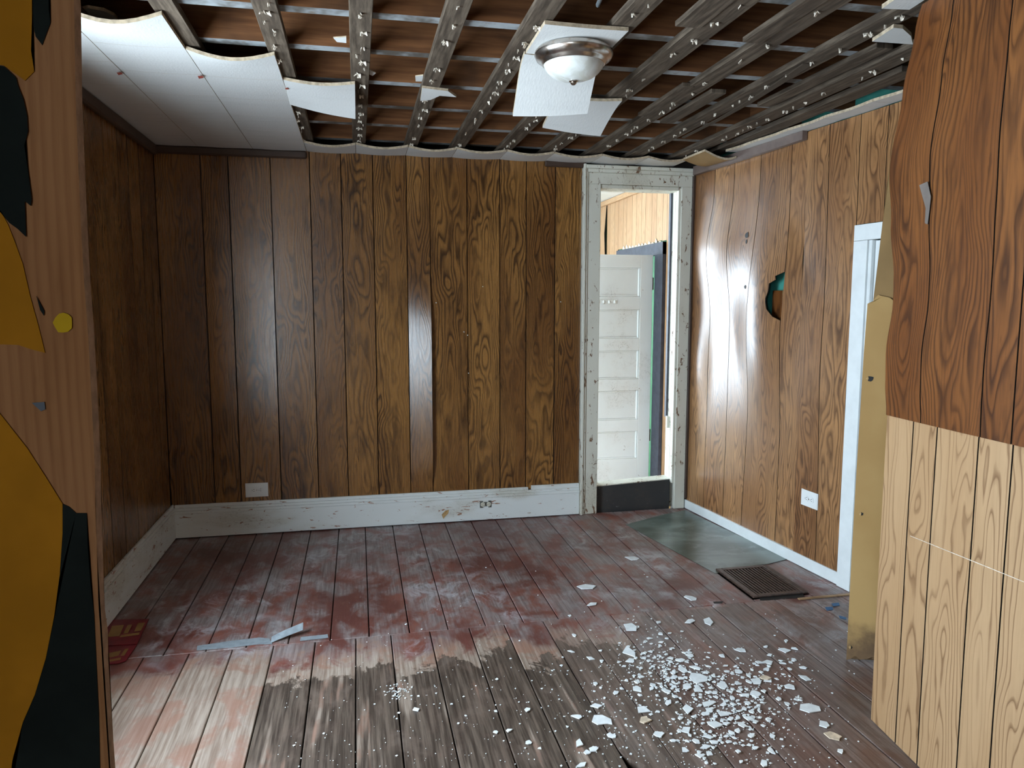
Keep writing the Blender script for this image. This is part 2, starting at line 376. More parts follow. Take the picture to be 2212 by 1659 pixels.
# ================================================================== FLOOR
floor = struct(box('floor', (-1.6, -2.7, -.08), (2.75, D+.06, -.03), M['groove']), 'worn red painted plank floor with wet grey stains')
JY = 3.02
def boards(y0, y1, xs, mode):
    for i, (a, b) in enumerate(zip(xs, xs[1:])):
        xm = (a+b)/2; gp = .0022
        if mode == 'near':
            e = 2.60 + .18*R.random()
            if xm < -.42: cc = (2.62+.25*R.random(), .10*R.random(), .05+.25*R.random(), 1)
            elif xm < .75: cc = (2.66+.16*R.random(), .93, .05, 1)
            elif xm < 1.15: cc = (2.72+.1*R.random(), .75, .35, 1)
            else: cc = (2.85+.2*R.random(), .38+.2*R.random(), .75, 1)
        else: cc = (0.2, 0, 1, 1)
        segs = [(y0, y1)]
        if mode == 'far' and a > 1.80 and b < 2.13: segs = [(y0, 3.045), (3.435, y1)]
        for (p, q) in segs:
            if q-p < .01: continue
            dz = R.uniform(-.0015, .0015)
            if mode == 'near' and a < .86 < b:      # rotten end with a hole
                fn = lambda s, t, dz=dz: (s, t, dz)
                s0 = lambda t, a=a: a+gp+(.0 if t > 2.035 else .055*(1-max(0, (t-1.99)/.045))*(.7+.3*math.sin(t*190)))
                sheet('floorboard', fn, s0, b-gp, p, q, 3, 90, .03, M['floor'], floor, smooth=False, nrm=(0, 0, -1), color=cc)
            else:
                box('floorboard', (a+gp, p+gp*.6, -.03), (b-gp, q-gp*.6, dz), M['floor'], floor, bev=.0022, along=1, color=cc)
xs = [-1.25, -1.10, -.955, -.79, -.63, -.475, -.31, -.14, .02, .19, .355, .52, .69, .85, 1.02, 1.18, 1.345, 1.50, 1.66, 1.812, 1.965, 2.118, 2.28, 2.45, 2.6]
xn = [-1.25, -1.03, -.86, -.69, -.525, -.365, -.20, -.035, .11, .275, .445, .60, .775, .925, 1.09, 1.26, 1.42, 1.585, 1.75, 1.91, 2.08, 2.25, 2.42, 2.6]
boards(JY, D, xs, 'far'); boards(.9, JY, xn, 'near'); boards(-2.6, .9, xs, 'near')
lp = [onz(*p, .0) for p in ((1352, 1134), (1430, 1113), (1476, 1100), (1600, 1160), (1712, 1206), (1660, 1219), (1600, 1226), (1546, 1240))]
lp = [Vector((q.x, min(q.y, D-.07), .0016)) for q in lp]
prism('linoleum_patch', lp, (0, 0, .0018), M['lino'], floor)['label'] = 'grey green patch of worn linoleum'

# ================================================================== BACK WALL
wb = struct(box('wall_back', (-1.3, D+.012, -.1), (1.49, D+.12, 2.62), M['groove']), 'dark walnut grooved panelling on the far wall')
box('wall_core', (2.13, D+.012, -.1), (2.75, D+.12, 2.62), M['groove'], wb)
box('wall_core', (1.49, D+.012, 2.2), (2.13, D+.12, 2.62), M['groove'], wb)
bx = [XL, -.86, -.71, -.477, -.256, -.077, .109, .308, .449, .678, .884, 1.054, 1.242, 1.418]
tilt = {2: 6.6, 7: 19.5, 4: 1.5, 3: 2.0, 0: 1, 1: 3.0}
for i, (a, b) in enumerate(zip(bx, bx[1:])):
    tl = tilt.get(i, R.uniform(-.8, .8))
    def fn(s, t, a=a, b=b, tl=tl, i=i):
        k = 1.0
        if i == 7: k = .10+.90/(1+math.exp((t-1.42)/.07))*(1/(1+math.exp((.32-t)/.04)))
        if i == 2: k = math.exp(-((t-.95)/.75)**2)
        q = (s-a)/(b-a)
        d = math.tan(math.radians(tl*k))*((s-a) if tl > 0 else (b-s))
        if i == 2: d = math.tan(math.radians(tl*k))*(b-a)*q*q*.5/.9
        return (s, D - abs(d)*.9 - .0006*math.sin(t*2.3+i), t)
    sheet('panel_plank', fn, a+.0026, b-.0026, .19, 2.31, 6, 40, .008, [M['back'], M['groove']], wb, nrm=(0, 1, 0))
for px, py in ((1408//1*0+942, 654), (1211, 652), (1043, 619), (1002, 717), (1010, 724), (1012, 806)):
    q = ony(px, py, D-.004); lathe('nail_head', [(0, 0), (.003, 0), (.0035, -.002), (0, -.003)], (0, 0, 0), M['plastic'], wb, 8).matrix_world = Matrix.Translation((q.x, q.y, q.z)) @ Matrix.Rotation(-math.pi/2, 4, 'X')

# ================================================================== LEFT WALL
wl = struct(box('wall_left', (XL-TH, W1[1], -.1), (XL-.012, D+.12, 2.62), M['groove']), 'dark walnut grooved panelling on the left wall')
box('wall_core', (XL-TH, .78, -.1), (XL-.012, W1[0], 2.62), M['groove'], wl)
box('wall_core', (XL-TH, W1[0], -.1), (XL-.012, W1[1], W1[2]), M['groove'], wl)
box('wall_core', (XL-TH, W1[0], W1[3]), (XL-.012, W1[1], 2.62), M['groove'], wl)
ly = [.92, 1.12, W1[0]-.06, 1.6, 1.85, 2.1, 2.35, 2.58, W1[1]+.06, 2.99, 3.16, 3.31, 3.53, 3.71, 3.92, 4.08, 4.27, 4.42, D-.01]
for i, (a, b) in enumerate(zip(ly, ly[1:])):
    zs = [(.19, 2.31)] if (b <= W1[0]-.05 or a >= W1[1]+.05) else [(.19, W1[2]-.06), (W1[3]+.06, 2.31)]
    for z0, z1 in zs:
        def fn(s, t, a=a, b=b, i=i):
            d = .001*math.sin(t*2+i)
            if i == 10: d += .014*math.exp(-((t-.45)/.2)**2)*(s-a)/(b-a)
            return (XL+d, s, t)
        sheet('panel_plank', fn, a+.0026, b-.0026, z0, z1, 3, 24, .008, [M['left'], M['groove']], wl, nrm=(-1, 0, 0))
def window(name, lo, hi, axis, label):
    """double hung window frame filling an opening; axis = normal axis (0 x, 1 y)"""
    r = struct(empty(name, ((lo[0]+hi[0])/2, (lo[1]+hi[1])/2, lo[2])), label); o = r.location
    def bar(nm, u0, u1, z0, z1, d0, d1, m='white'):
        a = [0, 0, z0-o.z]; b = [0, 0, z1-o.z]; k = 1-axis
        a[k], b[k] = u0-o[k], u1-o[k]; a[axis], b[axis] = d0-o[axis], d1-o[axis]
        return box(nm, a, b, M[m], r, bev=.003)
    k = 1-axis; u0, u1 = lo[k], hi[k]; z0, z1 = lo[2], hi[2]; d0, d1 = lo[axis], hi[axis]
    bar('window_frame', u0, u0+.035, z0, z1, d0, d1); bar('window_frame', u1-.035, u1, z0, z1, d0, d1)
    bar('window_frame', u0+.035, u1-.035, z1-.035, z1, d0, d1); bar('window_sill', u0+.035, u1-.035, z0, z0+.03, d0, d1)
    zm = (z0+z1)/2; dm = (d0+d1)/2
    bar('meeting_rail', u0+.035, u1-.035, zm-.02, zm+.02, dm-.02, dm+.02)
    return r
window('window_1', (XL-TH, W1[0], W1[2]), (XL-TH+.13, W1[1], W1[3]), 0, 'white sash window in the left wall')

# ================================================================== RIGHT WALL
RA = Vector((2.187, D, 0)); RB = Vector((2.335, 3.07, 0)); RD = (RB-RA).normalized(); RN = Vector((-RD.y*-1, RD.x*-1, 0))
RN = Vector((RD.y, -RD.x, 0)); RN = RN if RN.x < 0 else -RN
def rw_s(px, py): return (onpl(px, py, RA, RN)-RA).dot(RD)
def rw_z(px, py): return onpl(px, py, RA, RN).z
def bulge(s, z):
    e = min(1, max(0, s/.10))
    d = .042*math.exp(-((z-1.72)/.24)**2)*math.exp(-((s-.30)/.28)**2)
    d += .026*math.exp(-((z-1.02)/.26)**2)*math.exp(-((s-.13)/.15)**2)
    d += .042*math.exp(-((z-1.30)/.42)**2)*math.exp(-((s-.78)/.20)**2)
    d -= .012*math.exp(-((z-1.25)/.30)**2)*math.exp(-((s-.42)/.14)**2)
    d += .010*math.sin(z*4.1+s*3)*math.exp(-((z-1.2)/.8)**2)
    d *= 1-.85*max(0, min(1, (z-1.95)/.28))
    return .004+max(-.002, d)*e
def rwp(s, z, off=0.): return RA + RD*s + RN*(bulge(s, z)+off) + Vector((0, 0, z))
SC = rw_s(1815, 1250)                    # where the white casing begins
ZK = rw_z(1857, 487)                     # its top
wr = struct(prism('wall_right', [RA-RN*.05+Vector((0, 0, -.1)), RA+RD*(SC)-RN*.05+Vector((0, 0, -.1)), RA+RD*(SC)-RN*.05+Vector((0, 0, ZK)), RA+RD*2.3-RN*.05+Vector((0, 0, ZK)), RA+RD*2.3-RN*.05+Vector((0, 0, 2.62)), RA-RN*.05+Vector((0, 0, 2.62))], -RN*.1, M['teal']), 'buckled oak panelling over teal plaster on the right wall')
seam = [.012] + [rw_s(*p) for p in ((1521, 1090), (1563, 1103), (1603, 1118), (1675, 1156), (1716, 1178), (1764, 1203), (1812, 1232))]
top = [.012] + [rw_s(*p) for p in ((1547, 357), (1589, 346), (1646, 334), (1713, 317), (1748, 296), (1797, 276), (1851, 252))]
seam[-1] = top[-1] = SC-.004
top[-2] = min(top[-2], SC-.15)
def sv(i): return lambda z: seam[i]+(top[i]-seam[i])*max(0, min(1, (z-.1)/2.1))
HZ = [rw_z(1681, y) for y in (690, 684, 668, 647, 628, 612, 608, 596, 590)]
HW = [(1681-x) for x in (1681, 1668, 1657, 1653, 1657, 1657, 1668, 1666, 1681)]
HS = abs(rw_s(1681, 640)-rw_s(1660, 640))/21
def holew(z):
    for k in range(len(HZ)-1):
        lo, hi = HZ[k], HZ[k+1]
        if lo <= z <= hi: return HS*(HW[k]+(HW[k+1]-HW[k])*(z-lo)/(hi-lo+1e-9))
    return 0
for i in range(7):
    a, b = sv(i), sv(i+1)
    if i == 3:
        b0 = b; b = lambda z, b0=b0: b0(z)-holew(z)*1.05
    off = .0 if i < 5 else .006
    def fn(s, z, off=off, i=i):
        o = off
        if i == 4: o += -.012*math.exp(-((z-1.72)/.16)**2)*max(0, (s-sv(4)(z))/.1)
        return rwp(s, z, o)
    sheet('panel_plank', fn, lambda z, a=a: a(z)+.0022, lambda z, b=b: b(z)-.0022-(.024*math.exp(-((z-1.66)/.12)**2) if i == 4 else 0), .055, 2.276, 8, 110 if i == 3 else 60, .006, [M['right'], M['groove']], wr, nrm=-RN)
s2 = [SC-.004, SC+.16, SC+.31, SC+.50, SC+.66]
for i in range(4):
    sheet('panel_plank', lambda s, z: rwp(s, z, .006) if s < SC+.02 else RA+RD*s+RN*(bulge(min(s, SC+.02), z)+.006)+Vector((0, 0, z)), s2[i]+.002, s2[i+1]-.002, ZK+.004, 2.276, 6, 24, .006, [M['right'], M['groove']], wr, nrm=-RN)
# torn flap inside the hole and the small punched holes
h0 = rw_s(1681, 640)
sheet('torn_flap', lambda s, z: RA+RD*s-RN*(.012+.10*max(0, h0-s))+Vector((0, 0, z)), h0-.075, h0+.02, HZ[0]-.02, HZ[3]+.05, 4, 6, .005, [M['near'], M['torn']], wr, nrm=-RN)
def rwhole(px, py, rx, rz):
    s, z = rw_s(px, py), rw_z(px, py)
    prism('punched_hole', [rwp(s+rx*math.cos(k)*(.8+.4*hsh(k, px)), z+rz*math.sin(k)*(.8+.4*hsh(px, k)), .0012) for k in [2*math.pi*j/11 for j in range(11)]], RN*.0008, M['slot'], wr)
rwhole(1620, 508, .018, .016); rwhole(1620, 522, .008, .012); rwhole(1622, 620, .010, .010)
# corner mould
box('corner_mould', (2.166, D-.028, .07), (2.187, D-.006, 2.26), M['crown'], wr, bev=.004)

# ================================================================== BASEBOARDS, TRIM
bb = struct(empty('baseboard_back', (XL, D, 0)), 'tall chipped white baseboard with moulded cap along the far wall')
def bbx(nm, lo, hi, m='basewhite', bev=.002, par=bb):
    o = par.location
    return box(nm, [lo[i]-o[i] for i in range(3)], [hi[i]-o[i] for i in range(3)], M[m], par, bev)
bbx('board', (XL+.02, D-.022, .006), (1.416, D-.001, .152))
for lo, hi, d in ((.152, .170, .026), (.170, .186, .020), (.186, .205, .014)): bbx('cap_moulding', (XL+.02, D-d, lo), (1.07 if lo > .18 else 1.416, D-.001, hi))
bbx('cap_moulding', (1.09, D-.016, .186), (1.416, D-.001, .214))
q0 = ony(960, 1140, D-.023)
prism('paint_chip', [ony(x, y, D-.0235)-bb.location for x, y in ((954, 1112), (962, 1103), (970, 1101), (968, 1109), (961, 1116), (958, 1121))], (0, -.001, 0), M['torn'], bb)
bl = struct(empty('baseboard_left', (XL, D, 0)), 'tall chipped white baseboard along the left wall')
bbx('board', (XL+.001, 2.2, .006), (XL+.022, D-.001, .152), par=bl)
for lo, hi, d in ((.152, .170, .026), (.170, .186, .020), (.186, .207, .014)): bbx('cap_moulding', (XL+.001, 2.2, lo), (XL+d, D-.001, hi), par=bl)
br = struct(prism('baseboard_right', [RA+RD*.01+RN*.016+Vector((0, 0, .004)), RA+RD*(SC+.0)+RN*.016+Vector((0, 0, .004)), RA+RD*(SC+.0)+RN*.016+Vector((0, 0, .066)), RA+RD*.01+RN*.016+Vector((0, 0, .062))], -RN*.02, M['cleanwhite']), 'low plain white baseboard along the right wall')
struct(box('trim_1', (XL+.001, .92, 2.225), (XL+.03, D-.032, 2.283), M['crown'], bev=.008), 'dark brown crown moulding over the left wall')
struct(box('trim_2', (XL+.001, D-.03, 2.238), (-.27, D-.006, 2.283), M['crown'], bev=.008), 'dark brown crown moulding in the far left corner')
struct(box('trim_3', (1.17, D-.03, 2.250), (1.435, D-.006, 2.287), M['crown'], bev=.006), 'short dark brown moulding beside the door casing')
t4 = prism('trim_4', [RA+RD*.05+RN*.012+Vector((0, 0, 2.225)), RA+RD*top[5]+RN*.012+Vector((0, 0, 2.235)), RA+RD*top[5]+RN*.012+Vector((0, 0, 2.28)), RA+RD*.05+RN*.012+Vector((0, 0, 2.28))], RN*.03, M['grey_crown'])
struct(t4, 'faded brown crown moulding on the right wall')

# ================================================================== DOOR CASING IN THE BACK WALL
d1 = struct(empty('door_1', (1.8, D, 0)), 'narrow doorway with chipped white moulded casing')
def dx(nm, lo, hi, m='casing', bev=.003):
    o = d1.location; return box(nm, [lo[i]-o[i] for i in range(3)], [hi[i]-o[i] for i in range(3)], M[m], d1, bev)
OX0, OX1, OZ = 1.538, 2.078, 2.135
dx('casing_side', (1.452, D-.022, .002), (OX0, D+.012, OZ+.02)); dx('casing_moulding', (1.418, D-.040, .002), (1.436, D+.012, 2.275)); dx('casing_moulding', (1.436, D-.030, .002), (1.452, D+.012, 2.262))
dx('casing_side', (OX1+.012, D-.022, .002), (2.166, D+.012, OZ+.02))
dx('casing_head', (1.452, D-.022, OZ+.02), (2.166, D+.012, 2.225)); dx('casing_moulding', (1.452, D-.034, 2.225), (2.17, D+.012, 2.248)); dx('casing_moulding', (1.436, D-.044, 2.248), (2.172, D+.012, 2.270))
for k, (u, dd) in enumerate(((.0, .030), (.014, .018), (.026, .008))):      # stepped inner stops
    dx('door_stop', (OX1-.004+u*.4, D-.012+k*.02, .18), (OX1+.02, D+.006+k*.02+.01, OZ+.012), 'casing', .002)
dx('jamb', (OX0-.03, D+.012, 0), (OX0-.001, D+.13, OZ+.02)); dx('jamb', (OX1+.004, D+.05, 0), (OX1+.03, D+.13, OZ+.02))
dx('jamb_head', (OX0, D-.010, OZ-.004), (OX1+.01, D+.13, OZ+.019))
dx('weather_strip', (OX1-.010, D+.095, .62), (OX1+.004, D+.125, OZ-.005), 'navy', .002)
dx('broken_strip', (OX1-.014, D+.065, .55), (OX1+.006, D+.09, .63), 'casing', .002)
zl, zr = ony(1287, 1049, D+.03).z, ony(1447, 1033, D+.03).z
prism('sill', [Vector((OX0, D+.03, -.03))-d1.location, Vector((OX1, D+.03, -.03))-d1.location, Vector((OX1, D+.03, zr-.006))-d1.location, Vector((OX0, D+.03, zl-.006))-d1.location], (0, .10, 0), M['black'], d1)['label'] = 'scuffed black painted high sill'
prism('sill_edge', [Vector((OX0, D+.022, zl-.006))-d1.location, Vector((OX1, D+.022, zr-.006))-d1.location, Vector((OX1, D+.022, zr))-d1.location, Vector((OX0, D+.022, zl))-d1.location], (0, .108, 0), M['casing'], d1)

# ================================================================== NEXT ROOM
XB = 2.42; ZB = 2.40; FB = -.16
wn = struct(box('wall_next_right', (XB+.012, D+.12, FB-.1), (XB+.12, 7.7, 2.75), M['green']), 'light wood panelling in the room past the doorway')
def _yx(px): d = ray(px, 700); return d.y/d.x
HY = (XB-.03)*_yx(1411)                                              # hinge side of the open door
DYE = HY-.03; DY0 = HY+.80
cz = H + (H*0) + 0
CT = onpl(1425, 523, Vector((XB-.03, 0, 0)), Vector((1, 0, 0))).z
CY0 = (XB-.03)*_yx(1428); yy = D+.13; k = 0
while yy < 7.6:
    wd = (.085, .125, .10, .14)[k % 4]; k += 1; b = min(yy+wd, 7.6)
    if yy < CY0-.001 < b: b = CY0-.001
    inside = b > CY0+.001 and yy < DY0+.1
    bow = .03 if 6.9 < yy < 7.1 else 0
    sheet('panel_plank', lambda s, t, bow=bow: (XB-bow*math.exp(-((t-2.0)/.3)**2), s, t), yy+.0015, b-.0015, FB if not inside else CT+.005+.012*hsh(k), ZB, 2, 8, .008, [M['beyond'], M['groove']], wn, nrm=(1, 0, 0)); yy = b
box('wall_core', (-1.3, 7.58, FB-.1), (W2[0], 7.7, 2.75), M['cleanwhite'], wn); box('wall_core', (W2[1], 7.58, FB-.1), (XB+.12, 7.7, 2.75), M['cleanwhite'], wn)
box('wall_core', (W2[0], 7.58, FB-.1), (W2[1], 7.7, W2[2]), M['cleanwhite'], wn); box('wall_core', (W2[0], 7.58, W2[3]), (W2[1], 7.7, 2.75), M['cleanwhite'], wn)
for lo, hi in (((D+.12, FB-.1), (W4[0], 2.75)), ((W4[1], FB-.1), (7.7, 2.75)), ((W4[0], FB-.1), (W4[1], W4[2])), ((W4[0], W4[3]), (W4[1], 2.75))):
    box('wall_core', (-1.42, lo[0], lo[1]), (-1.3, hi[0], hi[1]), M['cleanwhite'], wn)
window('window_added_side', (-1.42, W4[0], W4[2]), (-1.3, W4[1], W4[3]), 0, 'added side window of the room past the doorway')
box('wall_core', (-1.3, D+.12, FB-.1), (1.5, D+.13, 2.75), M['cleanwhite'], wn)
struct(box('floor_next', (-1.42, D+.125, FB-.1), (XB+.12, 7.7, FB), M['hard']), 'floor of the room past the doorway')
struct(box('ceiling_next', (-1.42, D+.125, ZB), (XB+.12, 7.7, ZB+.1), M['cleanwhite']), 'white ceiling of the room past the doorway')
struct(box('trim_5', (XB-.03, D+.14, ZB-.05), (XB-.001, 7.57, ZB-.002), M['beyond'], bev=.006, along=1), 'light wood moulding under the next room ceiling')
window('window_2', (W2[0], 7.58, W2[2]), (W2[1], 7.7, W2[3]), 1, 'bright window of the room past the doorway')
d2 = struct(empty('door_2', (XB-.04, HY, FB)), 'open white five panel door in the room past the doorway')
def d2x(nm, lo, hi, m, bev=.002, par=None):
    o = d2.location; return box(nm, [lo[i]-o[i] for i in range(3)], [hi[i]-o[i] for i in range(3)], M[m], par or d2, bev)
d2x('casing_side', (XB-.03, (XB-.03)*_yx(1428), FB), (XB-.001, HY-.002, CT), 'navy'); d2x('casing_side', (XB-.03, DY0, FB), (XB-.001, DY0+.11, CT), 'navy')
d2x('casing_head', (XB-.032, (XB-.03)*_yx(1428), CT-.10), (XB-.001, DY0+.11, CT), 'navy')
tp = onpl(1400, 551, Vector((0, HY+.0, 0)), Vector((0, 1, 0))).z
LX1 = ony(1411, 552, HY).x; LX0 = LX1-.78
d2x('stile', (LX1-.105, HY, FB+.01), (LX1, HY+.035, tp), 'doorwhite'); d2x('stile', (LX0, HY, FB+.01), (LX0+.105, HY+.035, tp), 'doorwhite')
zz = [ony(1340, y, HY).z for y in (578, 641, 669, 731, 757, 819, 844, 907, 932, 991)]
rails = [(zz[0], tp), (zz[2], zz[1]), (zz[4], zz[3]), (zz[6], zz[5]), (zz[8], zz[7]), (FB+.01, zz[9])]
for a, b in rails: d2x('rail', (LX0+.105, HY, a), (LX1-.105, HY+.035, b), 'doorwhite')
for kx in range(5):
    b, a = zz[2*kx], zz[2*kx+1]
    d2x('panel', (LX0+.105, HY+.014, a), (LX1-.105, HY+.028, b), 'doorwhite', 0)
    d2x('panel_bead', (LX1-.123, HY+.003, a), (LX1-.105, HY+.014, b), 'cleanwhite', .004)
    d2x('panel_bead', (LX0+.105, HY+.003, b-.012), (LX1-.123, HY+.014, b), 'doorwhite', .003)
    d2x('panel_bead', (LX0+.105, HY+.003, a), (LX1-.123, HY+.014, a+.012), 'doorwhite', .003)
for zq in (1.56, .30): d2x('hinge', (LX1, HY+.002, zq-.05), (XB-.032, HY+.03, zq+.05), 'iron')
hz = ony(1310, 652, HY).z
d2x('coat_hook_rail', (LX0+.15, HY-.012, hz-.018), (ony(1333, 652, HY).x, HY, hz+.018), 'doorwhite', .004)
for k, xx in enumerate([ony(p, 652, HY).x for p in (1291, 1303, 1315, 1327)]): lathe('coat_hook', [(0, -.018), (.012, -.01), (.013, 0), (.006, .012), (0, .012)], (xx-d2.location.x, -.012, hz-d2.location.z), M['doorwhite'], d2, 10)
# torn yellow paper above the casing head and a white corner board by the jamb
for k in range(12):
    y = HY-.08+k*.075
    prism('torn_edge', [Vector((XB-.003, y+u, CT+v)) for u, v in ((0, -.002), (.08, -.002), (.07, .006+.012*hsh(k, 2)), (.045, .014+.03*hsh(k)), (.02, .008+.014*hsh(k, 5)))], (-.002, 0, 0), M['flake2'], wn)
box('corner_board', (XB-.05, D+.14, FB), (XB-.012, D+.16+.06, .58), M['cleanwhite'], wn, bev=.003)

# ================================================================== CEILING
ce = struct(box('ceiling', (-1.3, .85, 2.56), (2.75, D+.12, 2.62), M['dark']), 'stripped ceiling with bare joists, furring strips and a few white tiles left')
jy = [.98, 1.36, 1.74, 2.12, 2.50, 2.85, 3.235, 3.615, 3.985, 4.37]
for k, y in enumerate(jy):
    box('joist', (XL+.002, y, 2.325), (2.45, y+.052, 2.56), [M['joist'], M['joistb']], ce, mf=lambda n: 1 if n.z < -.7 else 0, along=0)
    if k > 3:
        for q in range(3):
            pass
st = [(-1.02, .07, .9), (-.86, .07, .9), (-.555, .075, .9), (-.258, .075, .9), (.028, .073, .9), (.322, .076, .9), (.595, .083, .9), (.875, .085, .9), (1.155, .10, .9), (1.428, .09, .9), (1.69, .09, .9), (1.985, .10, .9)]
strips = []
for x, wd, y0 in st:
    xx = x+R.uniform(-.004, .004)
    strips.append((xx, box('furring_strip', (xx-wd/2, y0, 2.300), (xx+wd/2, D-.004, 2.3245), M['strip'], ce, bev=.002, along=1)))
for x0, x1, y0, y1, z in ((1.03, 1.12, .9, 2.33, 2.293), (1.32, 1.39, .9, 2.42, 2.294), (1.50, 1.57, 3.0, 3.55, 2.294), (1.345, 1.40, 2.95, 3.45, 2.296), (1.83, 1.90, 2.4, 3.2, 2.305), (2.10, 2.19, 2.6, 4.5, 2.300)):
    box('furring_strip', (x0, y0, z), (x1, y1, z+.018 if z < 2.3 else 2.3245), M['strip'], ce, bev=.002, along=1)
box('joist', (2.03, 3.0, 2.34), (2.075, 4.2, 2.5), M['joist'], ce, along=1)
prism('green_scrap', [onz(*p, 2.335) for p in ((1880, 182), (1912, 176), (1900, 186), (1870, 192))], (0, 0, .003), M['teal'], ce)
# tile remnants and staples left on the strips
def tuft(bm, x, y, z, r, rr):
    for a in range(4):
        if rr.random() < .25: continue
        th = a*math.pi/2+rr.uniform(-.3, .3); l = r*rr.uniform(.6, 1.3); wv = r*rr.uniform(.4, .7)
        c, s = math.cos(th), math.sin(th)
        b0 = [(c*.15*l-s*wv*.4, s*.15*l+c*wv*.4), (c*l-s*wv, s*l+c*wv), (c*l*1.15, s*l*1.15), (c*l+s*wv*.8, s*l-c*wv*.8)]
        dz = -rr.uniform(.004, .012)
        prism('', [(x+u, y+v_, z+(dz if k in (1, 2) else 0)) for k, (u, v_) in enumerate(b0)], (0, 0, -.004), M['scrap'], bm=bm, done=False)
for k, (xx, o) in enumerate(strips):
    if xx < -.3: continue
    rr = random.Random(90+k); bm = bmesh.new(); y = 2.1+rr.random()*.1
    while y < 4.32:
        tuft(bm, xx+rr.uniform(-.01, .01), y, 2.2995, rr.uniform(.009, .013), rr)
        for dy in (.076,):
            if rr.random() < .45: tuft(bm, xx+rr.uniform(-.018, .018), y+dy, 2.2995, .003, rr)
        y += .1525 if rr.random() < .8 else .3
    s_ = finish('staple_scraps', bm, M['scrap'], o); s_['kind'] = 'stuff'
# tiles
TE = [M['tile'], M['tile_edge'], M['tile_edge']]
def tile(x0, x1, y0, y1, sag=0., near=0., drop=(0, 0), nx=8, ny=6, z=ZC, skew=0., name='ceiling_tile'):
    """a fibre tile; sag = belly between strips, near = extra belly of its near edge, drop = fall of the far corners (left, right)"""
    def fn(s, t):
        u = (s-x0)/(x1-x0); q = (t-y0)/(y1-y0); b = math.sin(math.pi*u)
        dr = (drop[0]*(1-u)+drop[1]*u)
        return (s, t + skew*(u-.5)*(1-q), z - sag*b - near*b*(1-q)**2 - dr*q**1.4)
    return sheet(name, fn, x0+.0012, x1-.0012, y0+.0006, y1-.0006, nx, ny, .0125, TE, ce, nrm=(0, 0, 1))
XS = [-.865, -.569, -.269, .013]
def column(x0, x1, ys, near, sag=.003):
    for i, (a, b) in enumerate(zip(ys, ys[1:])): tile(x0, x1, a, b, sag, near if i == 0 else 0, nx=8, ny=4)
def ysplit(y0): 
    r = [y0]
    while r[-1]+.33 < D: r.append(r[-1]+.305)
    return r[:-1]+[D-.003] if D-r[-1] < .1 else r+[D-.003]
column(XL+.002, XS[0], ysplit(2.45), 0); column(XS[0], XS[1], ysplit(2.545), .034, .004); column(XS[1], XS[2], ysplit(2.86), .026, .004)
tile(XS[2], XS[3], 3.16, 3.455, .006, .008, (.02, .068))
bk = [-.269, .013, .306, .585, .88, 1.168, 1.470, 1.765, 2.035]
for i, (a, b) in enumerate(zip(bk, bk[1:])):
    tile(a, b, 4.34+.008*i*.0-R.uniform(0, .015), D-.003, .006, .014)
LX = .605
tile(LX, LX+.285, 2.375, 2.645, .002, 0, (.004, .0), name='ceiling_tile')                       # carries the lamp
def hang(s, t):
    q = (t-2.65)/.305; u = (s-LX)/.285
    ang = math.radians(8+26*min(1, q*1.6)); y = 2.65; z = ZC-.004
    n = 10; 
    for k in range(n):
        qq = q*(k+.5)/n; an = math.radians(4+34*min(1, qq*2.2)); y += q/n*.305*math.cos(an); z -= q/n*.305*math.sin(an)
    return (s+.012*q, y-.05*u*q, z+.012*u*q-.004*math.sin(math.pi*u))
sheet('ceiling_tile', hang, LX-.002, LX+.287, 2.652, 2.955, 8, 10, .0125, TE, ce, nrm=(0, .25, .97))
tile(.872, 1.160, 3.163, 3.455, .004, .004, (.062, .088), z=ZC-.002)
# scrap of tile on the fourth strip, slivers along the right wall, torn pieces by the near panel
prism('tile_scrap', [onz(*p, 2.288) for p in ((912, 190), (968, 197), (986, 210), (950, 207), (930, 216), (908, 218))], (0, 0, .010), [M['tile'], M['tile_edge']], ce)
for pts in (((720, 82), (748, 80), (748, 93), (728, 91)), ((797, 150), (812, 158), (805, 164), (796, 160)), ((897, 165), (914, 163), (912, 176), (898, 176))):
    prism('tile_scrap', [onz(*p, 2.32) for p in pts], (0, 0, .004), [M['tile'], M['tile_edge']], ce)
for pts in (((252, 157), (262, 156), (265, 160), (256, 162)), ((427, 164), (438, 164), (440, 168), (430, 170)), ((616, 190), (622, 190), (624, 193), (617, 193))):
    prism('rust_mark', [onz(*p, ZC-.0085) for p in pts], (0, 0, -.0006), M['rustred'], ce)
prism('tile_scrap', [onz(*p, 2.325) for p in ((150, 44), (165, 24), (190, 18), (225, 24), (246, 34), (254, 42))], (0, 0, .010), [M['tile'], M['tile_edge']], ce)
ry = [2.62, 2.94, 3.25, 3.56, 3.87, 4.06]
for a, b in zip(ry, ry[1:]):
    wall = lambda t: (RA+RD*((D-t)/abs(RD.y))).x-.004
    sheet('ceiling_tile', lambda s, t, a=a, b=b: (s, t, ZC-.003-.002*math.sin(math.pi*(t-a)/(b-a))), lambda t: wall(t)-.10+.004*math.sin(t*23), wall, a+.001, b-.001, 3, 6, .0125, TE, ce, nrm=(0, 0, 1))
def curl(s, t):       # curled fragment hanging in the right corner
    u = (s-1.99)/.20; q = (t-4.02)/.32
    return (s, t, ZC+.008-.075*math.sin(math.pi*min(1, .15+u*.62))*(1-.25*q)*(.55+.45*u))
sheet('ceiling_tile', curl, 1.99, 2.19, 4.04, 4.33, 8, 6, .012, [M['hard2'], M['tile_edge'], M['hard2']], ce, nrm=(0, 0, 1))
prism('tile_scrap', [onz(*p, ZC) for p in ((1884, 90), (1930, 60), (1950, 62), (1968, 78), (1972, 96))], (0, 0, .012), [M['tile'], M['tile_edge']], ce)
